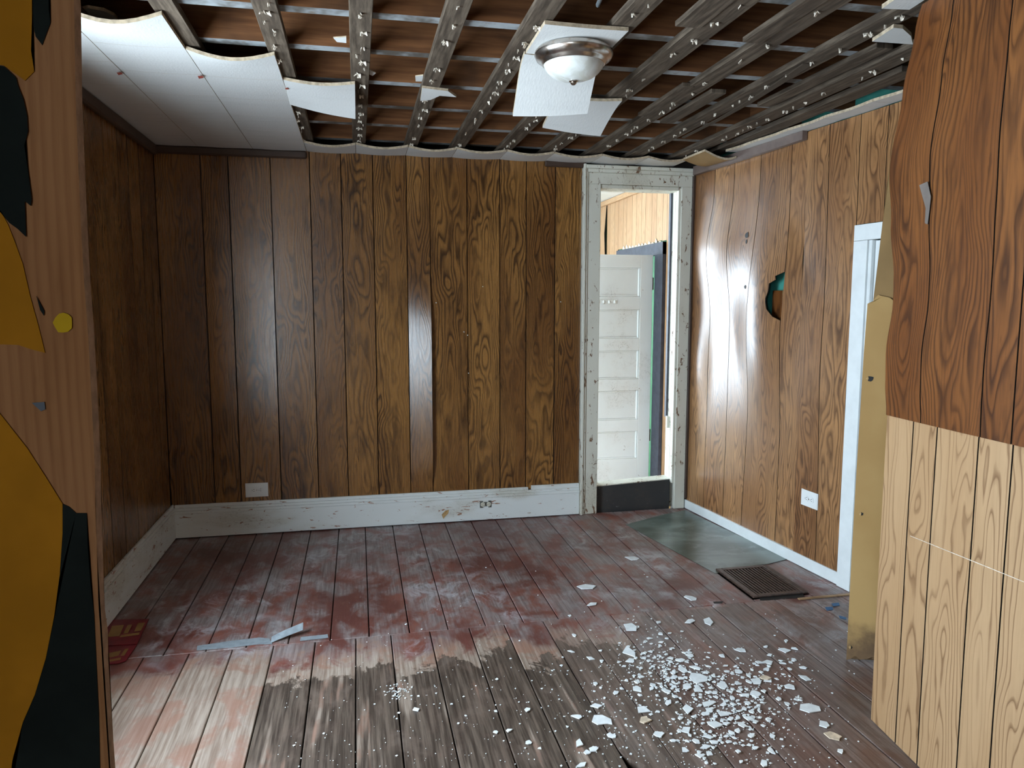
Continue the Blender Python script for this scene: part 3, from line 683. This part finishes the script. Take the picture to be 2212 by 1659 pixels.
# split strip hanging from the ninth furring strip
sp = [(1752, 142), (1690, 182), (1625, 222), (1560, 258), (1478, 299)]
sq = [onz(x, y, 2.29-.004*i) for i, (x, y) in enumerate(sp)]
bm = bmesh.new(); rows = []
for i, p in enumerate(sq):
    wv = .030-.005*i; rows.append([bm.verts.new(p+Vector(q)) for q in ((0, 0, 0), (-wv, .01, .004), (-wv, .01, .009), (0, 0, .006))])
for A, B in zip(rows, rows[1:]):
    for j in range(4):
        f = bm.faces.new((A[j], A[(j+1) % 4], B[(j+1) % 4], B[j])); f.material_index = 1 if j == 3 else 0
bm.faces.new(rows[0]); bm.faces.new(rows[-1][::-1])
finish('split_lath', bm, [M['strip'], M['tile_edge']], ce)
tag(tube('hanging_cable', [onz(1300, -40, 2.45), onz(1296, 0, 2.42), onz(1288, 18, 2.40), onz(1280, 36, 2.385)], .008, M['cable']), 'short white cable end dangling among the joists behind the ceiling lamp', 'cable')

# ================================================================== CEILING LAMP
lc = Vector((.762, 2.575, ZC-.006)); lamp = tag(empty('ceiling_light', lc), 'round brushed nickel flush ceiling lamp with a cloudy glass bowl', 'ceiling light')
lathe('ring', [(.06, 0), (.130, 0), (.136, -.006), (.138, -.016), (.131, -.030), (.120, -.036), (.114, -.040), (.110, -.048), (.106, -.050), (.100, -.046), (.06, -.03)], (0, 0, 0), M['nickel'], lamp, 56)
lathe('glass_bowl', [(.107, -.040), (.106, -.046), (.101, -.060), (.090, -.074), (.072, -.087), (.050, -.096), (.022, -.101), (0, -.102)], (0, 0, 0), M['glass'], lamp, 56)
lathe('finial', [(.0, -.100), (.015, -.101), (.016, -.105), (.010, -.108), (.011, -.111), (.006, -.116), (0, -.117)], (0, 0, 0), M['nickel'], lamp, 20)

# ================================================================== OUTLETS
def outlet(name, origin, ex, ez, nrm, wdt, hgt, label, plate=True):
    """horizontal duplex outlet centred at origin"""
    r = tag(empty(name, origin), label, 'outlet'); ex, ez, nrm = Vector(ex), Vector(ez), Vector(nrm)
    def slab(nm, cx, cz_, a, b, d0, d1, m, n=4, par=None):
        if n == 4: pts = [(-a, -b), (a, -b), (a, b), (-a, b)]
        else: pts = [(max(-a*.86, min(a*.86, a*math.cos(2*math.pi*i/n))), b*math.sin(2*math.pi*i/n)) for i in range(n)]
        return prism(nm, [ex*(cx+u)+ez*(cz_+v_)+nrm*d0 for u, v_ in pts], nrm*(d1-d0), M[m], par or r)
    if plate:
        slab('cover_plate', 0, 0, wdt/2, hgt/2, 0, .004, 'plastic'); slab('cover_face', 0, 0, wdt/2-.006, hgt/2-.006, .004, .006, 'plastic'); top_ = .006; rs = .017
    else:
        slab('mounting_bracket', 0, 0, wdt/2, hgt/2*.62, 0, .003, 'rust'); slab('bracket_ear', -wdt*.36, 0, wdt*.13, hgt/2, 0, .004, 'rust'); slab('bracket_ear', wdt*.36, 0, wdt*.13, hgt/2, 0, .004, 'rust'); top_ = .004; rs = .015
    for sx in (-1, 1):
        f = slab('receptacle', sx*.0195, 0, rs, rs*.95, top_, top_+.003, 'plastic' if plate else 'ivory', 16)
        for dz in (-.0055, .0055): slab('slot', sx*.0195+.003, dz, .0035, .0011, top_+.0025, top_+.0035, 'slot', par=f)
        slab('slot', sx*.0195-.006, 0, .0022, .0022, top_+.0025, top_+.0035, 'slot', 8, par=f)
    slab('screw', 0, 0, .003, .003, top_, top_+.002, 'nickel', 10)
c_ = ony(555, 1058, D-.001); outlet('wall_outlet', (c_.x, D-.001, c_.z), (1, 0, 0), (0, 0, 1), (0, -1, 0), .131, .085, 'white wall outlet set low in the dark far wall panelling')
c_ = ony(1049, 1089, D-.023); outlet('baseboard_outlet', (c_.x, D-.0225, c_.z), (1, 0, 0), (0, 0, 1), (0, -1, 0), .076, .044, 'bare grimy outlet without cover plate in the white baseboard', False)
s_, z_ = rw_s(1753, 1078), rw_z(1753, 1078); q = rwp(s_, z_, .008)
outlet('wall_outlet', q, RD, (0, 0, 1), RN, .125, .085, 'white wall outlet low on the buckled oak panelling')

# ================================================================== RIGHT CASING, WHITE DOOR, LOOSE HARDBOARD
d3 = struct(empty('door_3', RA+RD*SC), 'white painted cupboard door and casing in the right wall')
def rp(s, off, z): return RD*s + RN*off + Vector((0, 0, z))
def rslab(nm, s0, s1, z0, z1, off, th, m): return prism(nm, [rp(s0, off, z0), rp(s1, off, z0), rp(s1, off, z1), rp(s0, off, z1)], -RN*th, M[m], d3)
rslab('casing_side', 0, .085, .002, ZK-.075, .022, .03, 'cleanwhite'); rslab('casing_head', 0, .70, ZK-.073, ZK, .022, .03, 'cleanwhite')
rslab('casing_bead', .086, .105, .002, ZK-.075, .012, .03, 'cleanwhite'); rslab('door_leaf', .108, .66, .02, ZK-.078, -.006, .03, 'cleanwhite')
TY = 2.42
TA = math.radians(38); TD = Vector((math.cos(TA), -math.sin(TA), 0)); TN = Vector((-math.sin(TA), -math.cos(TA), 0)); TP = Vector((1.86, TY, 0))
def tpx(x, y): return onpl(x, y, TP, TN)
hb = tag(empty('hardboard_sheet', TP), 'loose brown hardboard sheet with torn upper edge standing before the white cupboard', 'board')
def hprism(nm, px, off, m, th=.004):
    pts = [Vector((p[0] if len(p) == 3 else 0, 0, 0)) for p in px]
    P = [tpx(*p)-TN*off-hb.location for p in px]
    P = [Vector((p.x, p.y, max(p.z, .002))) for p in P]
    return prism(nm, P, -TN*th, [M[m], M['torn']], hb)
hprism('lower_sheet', [(1828, 1426), (1838, 1423), (1846, 1416), (1858, 1425), (1872, 1424), (1884, 1420), (1900, 1428), (1940, 1432), (1970, 1000), (1975, 660), (1936, 654), (1922, 643), (1908, 640), (1897, 637), (1889, 645), (1886, 653), (1874, 656), (1866, 760), (1858, 900), (1848, 1050), (1838, 1230)], 0, 'hardfoot')
hprism('upper_sheet', [(1886, 652), (1890, 628), (1897, 565), (1905, 495), (1914, 430), (1922, 350), (1930, 300), (1975, 300), (1975, 662), (1936, 660)], .008, 'hard2')
for x, y, rx in ((1880, 818, .012), (1861, 1110, .008), (1838, 1398, .007)):
    c_ = tpx(x, y)-hb.location
    prism('punched_hole', [c_+TD*rx*math.cos(k)*(.7+.5*hsh(k, x))+TN*.0006+Vector((0, 0, rx*.8*math.sin(k)*(.7+.5*hsh(x, k)))) for k in [2*math.pi*j/9 for j in range(9)]], TN*.0004, M['slot'], hb)
    prism('torn_fibre', [c_+TD*(-rx*1.2+u)+TN*.003+Vector((0, 0, v_)) for u, v_ in ((0, 0), (.007, .008), (.009, 0), (.006, -.007))], -TN*.002, M['torn'], hb)

# ================================================================== NEAR RIGHT PANELS
NP = Vector((1.668, 2.038, 0)); ND = (Vector((1.636, 1.781, 0))-NP).normalized(); NN = Vector((ND.y, -ND.x, 0)); NN = NN if NN.x < 0 else -NN
def ns_(x, y): return (onpl(x, y, NP, NN)-NP).dot(ND)
def nz_(x, y): return onpl(x, y, NP, NN).z
wnr = struct(prism('wall_near_right', [NP+ND*.01-NN*.012, NP+ND*1.25-NN*.012, NP+ND*1.25-NN*.012+Vector((0, 0, 2.29)), NP+ND*.14-NN*.012+Vector((0, 0, 2.29)), NP+ND*.14-NN*.012+Vector((0, 0, 1.5)), NP+ND*.01-NN*.012+Vector((0, 0, 1.2))], -NN*.12, M['hard2']), 'near wall with tan panelling below and dark loose panelling above')
g1 = [0.0] + [ns_(*p) for p in ((1950, 1340), (2000, 1350), (2088, 1360))]
g1 += [g1[-1]+.12, g1[-1]+.30, g1[-1]+.46, g1[-1]+.62, g1[-1]+.80]
zt = nz_(1912, 893)
for a, b in zip(g1, g1[1:]):
    sheet('panel_plank', lambda s, t: NP+ND*s+NN*(.004*math.sin(t*1.7))+Vector((0, 0, t)), a+.0026, b-.0026, .004, 1.18, 2, 14, .006, [M['tan'], M['groove']], wnr, nrm=-NN)
NZT = 2.272
NQ = NP+NN*.022
NE = [(lambda q: (q.z, (q-NP).dot(ND)))(onpl(x, y, NQ, NN)) for x, y in ((1910, 893), (1909, 831), (1912, 765), (1931, 649), (1933, 600), (1927, 485), (1922, 359), (1946, 203), (1973, 59), (1988, 0))]
def nedge(z):
    if z <= NE[0][0]: return NE[0][1]
    for (z0, a0), (z1, a1) in zip(NE, NE[1:]):
        if z <= z1:
            q = (z-z0)/(z1-z0); q = q*q*(3-2*q); return a0+(a1-a0)*q
    return NE[-1][1]
def nb(s, t): return .022+.006*math.sin(t*5+s*3)*math.exp(-(s/.4)**2)
lz0, lz1 = nz_(1912, 893), nz_(2212, 962); ls1 = ns_(2212, 962)
def low(s): return lz0+(lz1-lz0)*s/ls1
g2 = [0.] + [(onpl(*p, NQ, NN)-NP).dot(ND) for p in ((1983, 905), (2116, 938))]; g2 += [g2[-1]+.11, g2[-1]+.27, g2[-1]+.42, g2[-1]+.60, g2[-1]+.80]
for i, (a, b) in enumerate(zip(g2, g2[1:])):
    def fn(s, t, bo=0.):
        z0 = low(s); z = z0+(NZT-z0)*t; return NP+ND*(s+nedge(z)*max(0, 1-s/.55))+NN*(nb(s, z)-bo)+Vector((0, 0, z))
    o = sheet('panel_plank', fn, a+.0025, b-.0025, 0, 1, 6, 44, .005, [M['near'], M['groove']], wnr, nrm=-NN)
    sheet('panel_backing', lambda s, t: fn(s, t, .006), a+.001, b, .004, 1, 4, 44, .002, M['groove'], wnr, nrm=-NN)
    for l in o.data.uv_layers[0].data: l.uv[1] *= 1.25
q = [onpl(*p, NQ+NN*.007, NN) for p in ((1986, 400), (2004, 392), (2011, 425), (2008, 455), (2004, 485), (1998, 482), (2000, 450))]
prism('tape_residue', q, NN*.0006, M['residue'], wnr)
q = [NP+ND*s+NN*(.0015+.004*math.sin(z*1.7))+Vector((0, 0, z)) for s, z in [(ns_(*p), nz_(*p)) for p in ((1970, 1157), (2100, 1209), (2300, 1290), (2300, 1291.5), (2100, 1210.5), (1970, 1158))]]
prism('scratch', q, NN*.0004, M['scrap'], wnr)
# ceiling tile strip above the near panelling
for i in range(4):
    a, b = .0+i*.30, .297+i*.30
    sheet('ceiling_tile', lambda s, t: NP+ND*s+NN*t+Vector((0, 0, ZC-.002)), a+.01, b, .012, .10+.02*hsh(i), 4, 3, .0125, TE, ce, nrm=(0, 0, 1))
box('furring_strip', (1.42, .9, 2.300), (1.49, 1.9, 2.3245), M['strip'], ce, along=1)
# ================================================================== CAMERA-SIDE PARTITION AND ROOM BEHIND
PY = .90
def pp(x, y, off=0.): p = ony(x, y, PY); return Vector((p.x, PY+off, p.z))
edge_px = [(152, -60), (160, 0), (163, 200), (168, 330), (174, 470), (181, 600), (190, 720), (196, 830), (201, 930), (205, 1020), (206, 1095), (209, 1180), (212, 1290), (214, 1330), (221, 1380), (222, 1440), (228, 1540), (233, 1620), (236, 1659), (244, 1800)]
ep = [pp(*p) for p in edge_px]
ep[0].z = 2.60
ep[-1].z = -.02
wc = struct(box('wall_near_left', (-1.35, PY+.02, -.05), (min(p.x for p in ep)-.075, PY+.12, 2.62), M['plyedge']), 'partition edge with peeling mustard and charcoal paint')
prism('plywood_face', [Vector((-1.35, PY, -.02))]+[Vector((-1.35, PY, 2.60))]+ep, (0, .02, 0), [M['bareply'], M['plyedge']], wc)
def layer(nm, px, m, o0):
    prism(nm, [pp(x, y, -o0) for x, y in px], (0, .0007, 0), M[m], wc)
layer('paint_layer', [(-300, -80), (70, -80), (70, 40), (68, 110), (75, 155), (55, 175), (35, 160), (10, 142), (-300, 100)], 'orange', .0012)
layer('paint_layer', [(70, -80), (108, -80), (106, 20), (110, 50), (100, 75), (92, 98), (78, 80), (71, 50)], 'charcoal', .0012)
layer('paint_layer', [(-300, 100), (10, 144), (36, 168), (40, 185), (52, 215), (60, 250), (62, 285), (54, 315), (62, 370), (70, 430), (68, 445), (55, 435), (58, 512), (40, 495), (22, 482), (0, 452), (-300, 380)], 'charcoal', .0020)
layer('paint_layer', [(-300, 380), (0, 452), (18, 485), (32, 520), (50, 570), (66, 640), (84, 705), (98, 762), (70, 755), (40, 745), (-300, 735)], 'orange', .0012)
layer('paint_layer', [(-300, 860), (0, 892), (30, 930), (60, 968), (100, 1030), (136, 1088), (136, 1150), (130, 1240), (118, 1330), (100, 1420), (76, 1500), (50, 1560), (28, 1640), (10, 1800), (-300, 1800)], 'orange', .0014)
layer('paint_layer', [(136, 1088), (150, 1094), (165, 1108), (188, 1108), (190, 1180), (196, 1260), (204, 1330), (208, 1420), (214, 1540), (217, 1680), (220, 1800), (12, 1800), (28, 1642), (50, 1562), (76, 1502), (100, 1422), (118, 1332), (130, 1242), (136, 1152)], 'charcoal', .0010)
layer('paint_chip', [(118+22*math.cos(t)*(.85+.2*hsh(t))+20, 697+24*math.sin(t)*(.85+.2*hsh(t, 3))) for t in [2*math.pi*i/12 for i in range(12)]], 'yellow', .0016)
layer('paint_chip', [(80, 640), (88, 655), (97, 672), (96, 682), (88, 670)], 'charcoal', .0016); layer('paint_chip', [(70, 870), (97, 868), (99, 884), (90, 888)], 'navy', .0016)
# room behind the camera, out of frame
def rear(nm, lo, hi, m='bareply'): return box(nm, lo, hi, M[m], wc2)
wc2 = struct(box('wall_rear', (-1.57, -2.7, -.05), (2.75, -2.58, 2.62), M['hard2']), 'rear wall of the room behind')
for lo, hi in (((-2.58, -.05), (W3[0], 2.62)), ((W3[1], -.05), (1.0, 2.62)), ((W3[0], -.05), (W3[1], W3[2])), ((W3[0], W3[3]), (W3[1], 2.62))):
    rear('wall_core', (-1.42, lo[0], lo[1]), (-1.30, hi[0], hi[1]), 'hard2')
rear('wall_core', (2.63, -2.58, -.05), (2.75, D+.02, 2.62), 'hard2')
struct(box('ceiling_rear', (-1.57, -2.7, 2.62), (2.75, .95, 2.68), M['dark']), 'ceiling of the room behind')
window('window_3', (-1.42, W3[0], W3[2]), (-1.30, W3[1], W3[3]), 0, 'added window of the room behind')

# ================================================================== THINGS ON THE FLOOR
# cast iron register
gx0, gx1, gy0, gy1 = 1.818, 2.112, 3.05, 3.43
gr = tag(empty('floor_register', ((gx0+gx1)/2, (gy0+gy1)/2, 0)), 'brown iron floor register with parallel bars set in the floorboards', 'floor register')
hx, hy = (gx1-gx0)/2, (gy1-gy0)/2
for nm, lo, hi in (('frame_side', (-hx, -hy, .001), (-hx+.03, hy, .012)), ('frame_side', (hx-.03, -hy, .001), (hx, hy, .012)), ('frame_end', (-hx+.03, -hy, .001), (hx-.03, -hy+.03, .012)), ('frame_end', (-hx+.03, hy-.03, .001), (hx-.03, hy, .012))):
    box(nm, lo, hi, M['iron'], gr, bev=.003)
n = 13
for i in range(n):
    x = -hx+.03+(2*hx-.06)*(i+.5)/n; box('slat', (x-.0033, -hy+.03, -.001), (x+.0033, hy-.03, .010), M['iron'], gr)
for i in range(5):
    y = -hy+.03+(2*hy-.06)*(i+.5)/5; box('cross_bar', (-hx+.03, y-.003, -.024), (hx-.03, y+.003, -.018), M['iron'], gr)
prism('broken_floor_gap', [onz(*p, .0012) for p in ((1640, 1291), (1735, 1283), (1738, 1289), (1725, 1292), (1690, 1293), (1660, 1297), (1642, 1297))], (0, 0, .0006), M['slot'], floor)
for k in range(6): prism('broken_floor_gap', [onz(*p, .0012) for p in ((1540+k*.1, 1300), (1562, 1299), (1560, 1304), (1543, 1304))], (0, 0, .0006), M['slot'], floor) if k == 0 else None
# tape
tp_ = tag(empty('tape_strip', onz(500, 1392)), 'long strip of grey duct tape curled up at one end', 'tape'); o = tp_.location
A = [onz(*p, .0025)-o for p in ((426, 1395), (500, 1384), (560, 1377), (582, 1379))]; B = [onz(*p, .0025)-o for p in ((425, 1404), (500, 1398), (560, 1391), (588, 1391))]
def strip_mesh(nm, A, B, par, mats):
    bm = bmesh.new(); top_ = [(bm.verts.new(a), bm.verts.new(b)) for a, b in zip(A, B)]; bot = [(bm.verts.new(a-Vector((0, 0, .0015))), bm.verts.new(b-Vector((0, 0, .0015)))) for a, b in zip(A, B)]
    for i in range(len(A)-1):
        bm.faces.new((top_[i][0], top_[i+1][0], top_[i+1][1], top_[i][1])); f = bm.faces.new((bot[i][0], bot[i][1], bot[i+1][1], bot[i+1][0])); f.material_index = 1
        bm.faces.new((top_[i][0], bot[i][0], bot[i+1][0], top_[i+1][0])); bm.faces.new((top_[i][1], top_[i+1][1], bot[i+1][1], bot[i][1]))
    bm.faces.new((*top_[0], *bot[0][::-1])); bm.faces.new((*top_[-1], *bot[-1][::-1]))
    return finish(nm, bm, mats, par)
strip_mesh('flat_length', A, B, tp_, [M['tape'], M['tape_back']])
P1, P2 = onz(586, 1385, .003), onz(655, 1368, .003)
A = []; B = []
for i in range(6):
    t = i/5; p = P1.lerp(P2, t); zz_ = .003+.030*t**.8
    A.append(Vector((p.x, p.y+.016, zz_+.012))-o); B.append(Vector((p.x, p.y-.014, zz_*.75))-o)
strip_mesh('curled_end', A, B, tp_, [M['tape'], M['tape_back']])
t2 = empty('tape_scrap', onz(680, 1378)); tag(t2, 'short flat scrap of grey duct tape beside the longer strip', 'tape'); o = t2.location
strip_mesh('tape_piece', [onz(*p, .0025)-o for p in ((650, 1376), (708, 1370))], [onz(*p, .0025)-o for p in ((648, 1384), (709, 1377))], t2, [M['tape'], M['tape_back']])
for k, pts in enumerate((((1796, 1304), (1812, 1302), (1814, 1308), (1800, 1310)), ((1782, 1312), (1798, 1311), (1800, 1317), (1786, 1319)), ((1812, 1330), (1828, 1334), (1828, 1338), (1814, 1336)))):
    tag(prism('blue_tape_scrap', [onz(*p, .002) for p in pts], (0, 0, .0012), M['blue_tape']), 'scrap of blue tape on the floor beside the register', 'tape', 'blue tape scraps')
tag(box('threshold_strip', (2.02, 2.985, .003), (2.32, 3.0, .008), M['tan'], along=0), 'thin pale wood strip on the floor at the cupboard door', 'wood strip')
# red printed card
rc = empty('red_booklet', onz(270, 1390)); tag(rc, 'open red booklet with gold print lying by the left baseboard', 'booklet'); o = rc.location
def fl(pts, z, th, nm, m): return prism(nm, [onz(*p, z)-o for p in pts], (0, 0, th), M[m], rc)
fl(((226, 1358), (246, 1340), (322, 1338), (296, 1392), (200, 1398)), .003, .003, 'cover', 'red_card'); fl(((200, 1400), (296, 1394), (272, 1428), (255, 1434), (180, 1440)), .003, .003, 'cover', 'red_card')
for pts in (((242, 1352), (268, 1350), (258, 1374), (232, 1376)), ((276, 1350), (286, 1349), (276, 1368), (266, 1369)), ((262, 1372), (302, 1366), (300, 1371), (258, 1377)), ((298, 1346), (314, 1345), (304, 1362), (290, 1364)), ((230, 1412), (262, 1405), (256, 1416), (224, 1424)), ((270, 1402), (278, 1401), (268, 1416), (260, 1417)), ((222, 1428), (262, 1420), (260, 1425), (216, 1433))): fl(pts, .0062, .0004, 'gold_print', 'gold')
# plaster flakes
rr = random.Random(21)
def flake_mesh(r, n, m, tilt_=0.):
    bm = bmesh.new(); pts = []; off = rr.random()*6; st_ = rr.uniform(.55, .95)
    for i in range(n):
        t = 2*math.pi*i/n+rr.uniform(-.38, .38); q = r*rr.uniform(.62, 1.2); pts.append((q*math.cos(t), q*math.sin(t)*st_))
    a = off; th = rr.uniform(.0022, .0038)
    P = [Vector((x*math.cos(a)-y*math.sin(a), x*math.sin(a)+y*math.cos(a), 0)) for x, y in pts]
    prism('', P, (0, 0, th), m, bm=bm, done=False)
    return bm
LBL = 'small chip of white plaster scattered across the floorboards'
placed = []
def put_flake(px, py, rpx, mat='flake', label=None, n=None, name='plaster_flake', lift=0., force=False):
    q = onz(px, py); depth = (q-EYE).dot(FW); r = rpx*depth/FPX
    if not (-.9 < q.x < 1.62 or (q.y > 2.1 and q.x < 1.85)) or q.y < 1.8: return False
    if not force:
        for (x, y, r2) in placed:
            if (x-q.x)**2+(y-q.y)**2 < (.72*(r+r2))**2: return False
    placed.append((q.x, q.y, r))
    bm = flake_mesh(r, n or rr.randint(4, 7), M[mat]); o = finish(name, bm, M[mat])
    o.location = (q.x, q.y, .0022+lift); o.rotation_euler = (rr.uniform(-.05, .05), rr.uniform(-.05, .05), 0); 
    if r > .02: o.rotation_euler = (rr.uniform(-.02, .02), rr.uniform(-.02, .02), 0)
    o['kind_'] = 0; del o['kind_']
    if label is None:
        sz = 'small' if r < .013 else 'coin sized'
        if q.y > 2.9: wh, gp = 'white plaster chip on the red boards short of the floor register', 'chips near the register'
        elif q.x > 1.42: wh, gp = 'white plaster chip beside the tan near panel', 'chips beside the tan panel'
        elif q.x < .75: wh, gp = 'white plaster chip on the dark water stained boards', 'chips on the stained boards'
        else: wh, gp = 'white plaster chip in the dense scatter on the grey boards', 'chips in the dense scatter'
        label, grp = sz+' '+wh, sz+' '+gp
    else: grp = 'plaster flakes on the floor'
    tag(o, label, 'debris', grp)
    return True
big = [(1366, 1208, 14), (1268, 1268, 18), (1280, 1307, 11), (1491, 1294, 13), (1490, 1344, 12), (1532, 1345, 19), (1363, 1356, 18), (1360, 1410, 20), (1382, 1420, 14), (1423, 1346, 9), (1275, 1424, 9), (1246, 1550, 11), (1302, 1558, 21), (1289, 1527, 11), (1250, 1608, 14), (1285, 1620, 11), (1268, 1628, 9), (1256, 1655, 12), (1322, 1592, 12), (1485, 1534, 22), (1444, 1519, 11), (1330, 1498, 9), (1376, 1490, 11), (1388, 1535, 13), (1510, 1465, 22), (1560, 1482, 15), (1530, 1522, 16), (1545, 1530, 12), (1752, 1530, 21), (1595, 1452, 9), (1640, 1432, 11), (1656, 1447, 10), (1635, 1474, 13), (1660, 1470, 14), (1630, 1500, 14), (1738, 1467, 12), (1706, 1485, 11), (1782, 1392, 11), (1698, 1386, 8), (1545, 1568, 14), (1480, 1622, 11), (1666, 1624, 10), (1532, 1630, 8), (1700, 1522, 8), (1780, 1568, 12), (1650, 1651, 11), (1815, 1625, 8), (1140, 1535, 8), (1142, 1606, 8), (898, 1535, 7), (877, 1350, 3), (1100, 1580, 6), (1070, 1583, 6), (1240, 1374, 6), (1234, 1409, 7), (1300, 1430, 6)]
for x, y, r in big: put_flake(x, y, r*1.15, label='larger flake of white plaster lying among the chips on the floorboards' if r >= 12 else None)
for o in [o for o in COL.objects if o.get('label', '').startswith('larger')]: o['group'] = 'larger plaster flakes on the floor'
put_flake(1800, 1591, 23, 'flake2', 'big tan stained plaster flake beside the tan near panel', 9, force=True)
put_flake(1392, 1558, 15, 'flake2', 'long pinkish stained plaster flake between white flakes', 7, force=True)
put_flake(1652, 1468, 12, 'flake2', 'curled tan stained plaster piece among the white chips', 7, lift=.005, force=True)
put_flake(1895, 1575, 9, 'flake2', 'tan crumb of plaster at the foot of the tan near panel', 7, force=True)
clus = [(1425, 1440, 45, 32, 50), (1480, 1470, 60, 24, 50), (1560, 1515, 55, 28, 50), (1590, 1550, 65, 25, 36), (1545, 1595, 42, 22, 30), (1660, 1480, 45, 42, 26), (1450, 1500, 190, 110, 64), (1345, 1560, 60, 60, 22), (1640, 1640, 80, 30, 14), (1380, 1370, 40, 30, 10)]
cnt = 0
for cx, cy, sx, sy, n in clus:
    for _ in range(n):
        if cnt >= 238: break
        for _t in range(6):
            if put_flake(rr.gauss(cx, sx), min(1680, rr.gauss(cy, sy)), min(14, 4.2+rr.expovariate(.30))): cnt += 1; break
bm = bmesh.new()
def crumb(px, py, rpx):
    q = onz(px, py); r = rpx*(q-EYE).dot(FW)/FPX
    if q.y < 1.8 or q.x > 1.6+max(0, (q.y-2.1)): return
    a = rr.random()*6
    prism('', [(q.x+r*math.cos(a+t)*rr.uniform(.6, 1.2), q.y+r*math.sin(a+t)*rr.uniform(.6, 1.2), .0016) for t in (0, 1.4, 2.7, 4.4)], (0, 0, .0016), M['flake'], bm=bm, done=False)
for cx, cy, sx, sy, n in clus:
    for _ in range(n*4): crumb(rr.gauss(cx, sx*1.15), min(1690, rr.gauss(cy, sy*1.15)), .7+rr.expovariate(.9))
for _ in range(420): crumb(rr.uniform(600, 1850), 1330+330*rr.random()**.6, .6+rr.expovariate(1.4))
for _ in range(60): crumb(rr.gauss(858, 14), rr.gauss(1497, 9), 1+rr.random()*2)
cr_ = finish('plaster_crumbs', bm, M['flake']); cr_['kind'] = 'stuff'; tag(cr_, 'fine white plaster crumbs and dust strewn over the floorboards', 'debris')
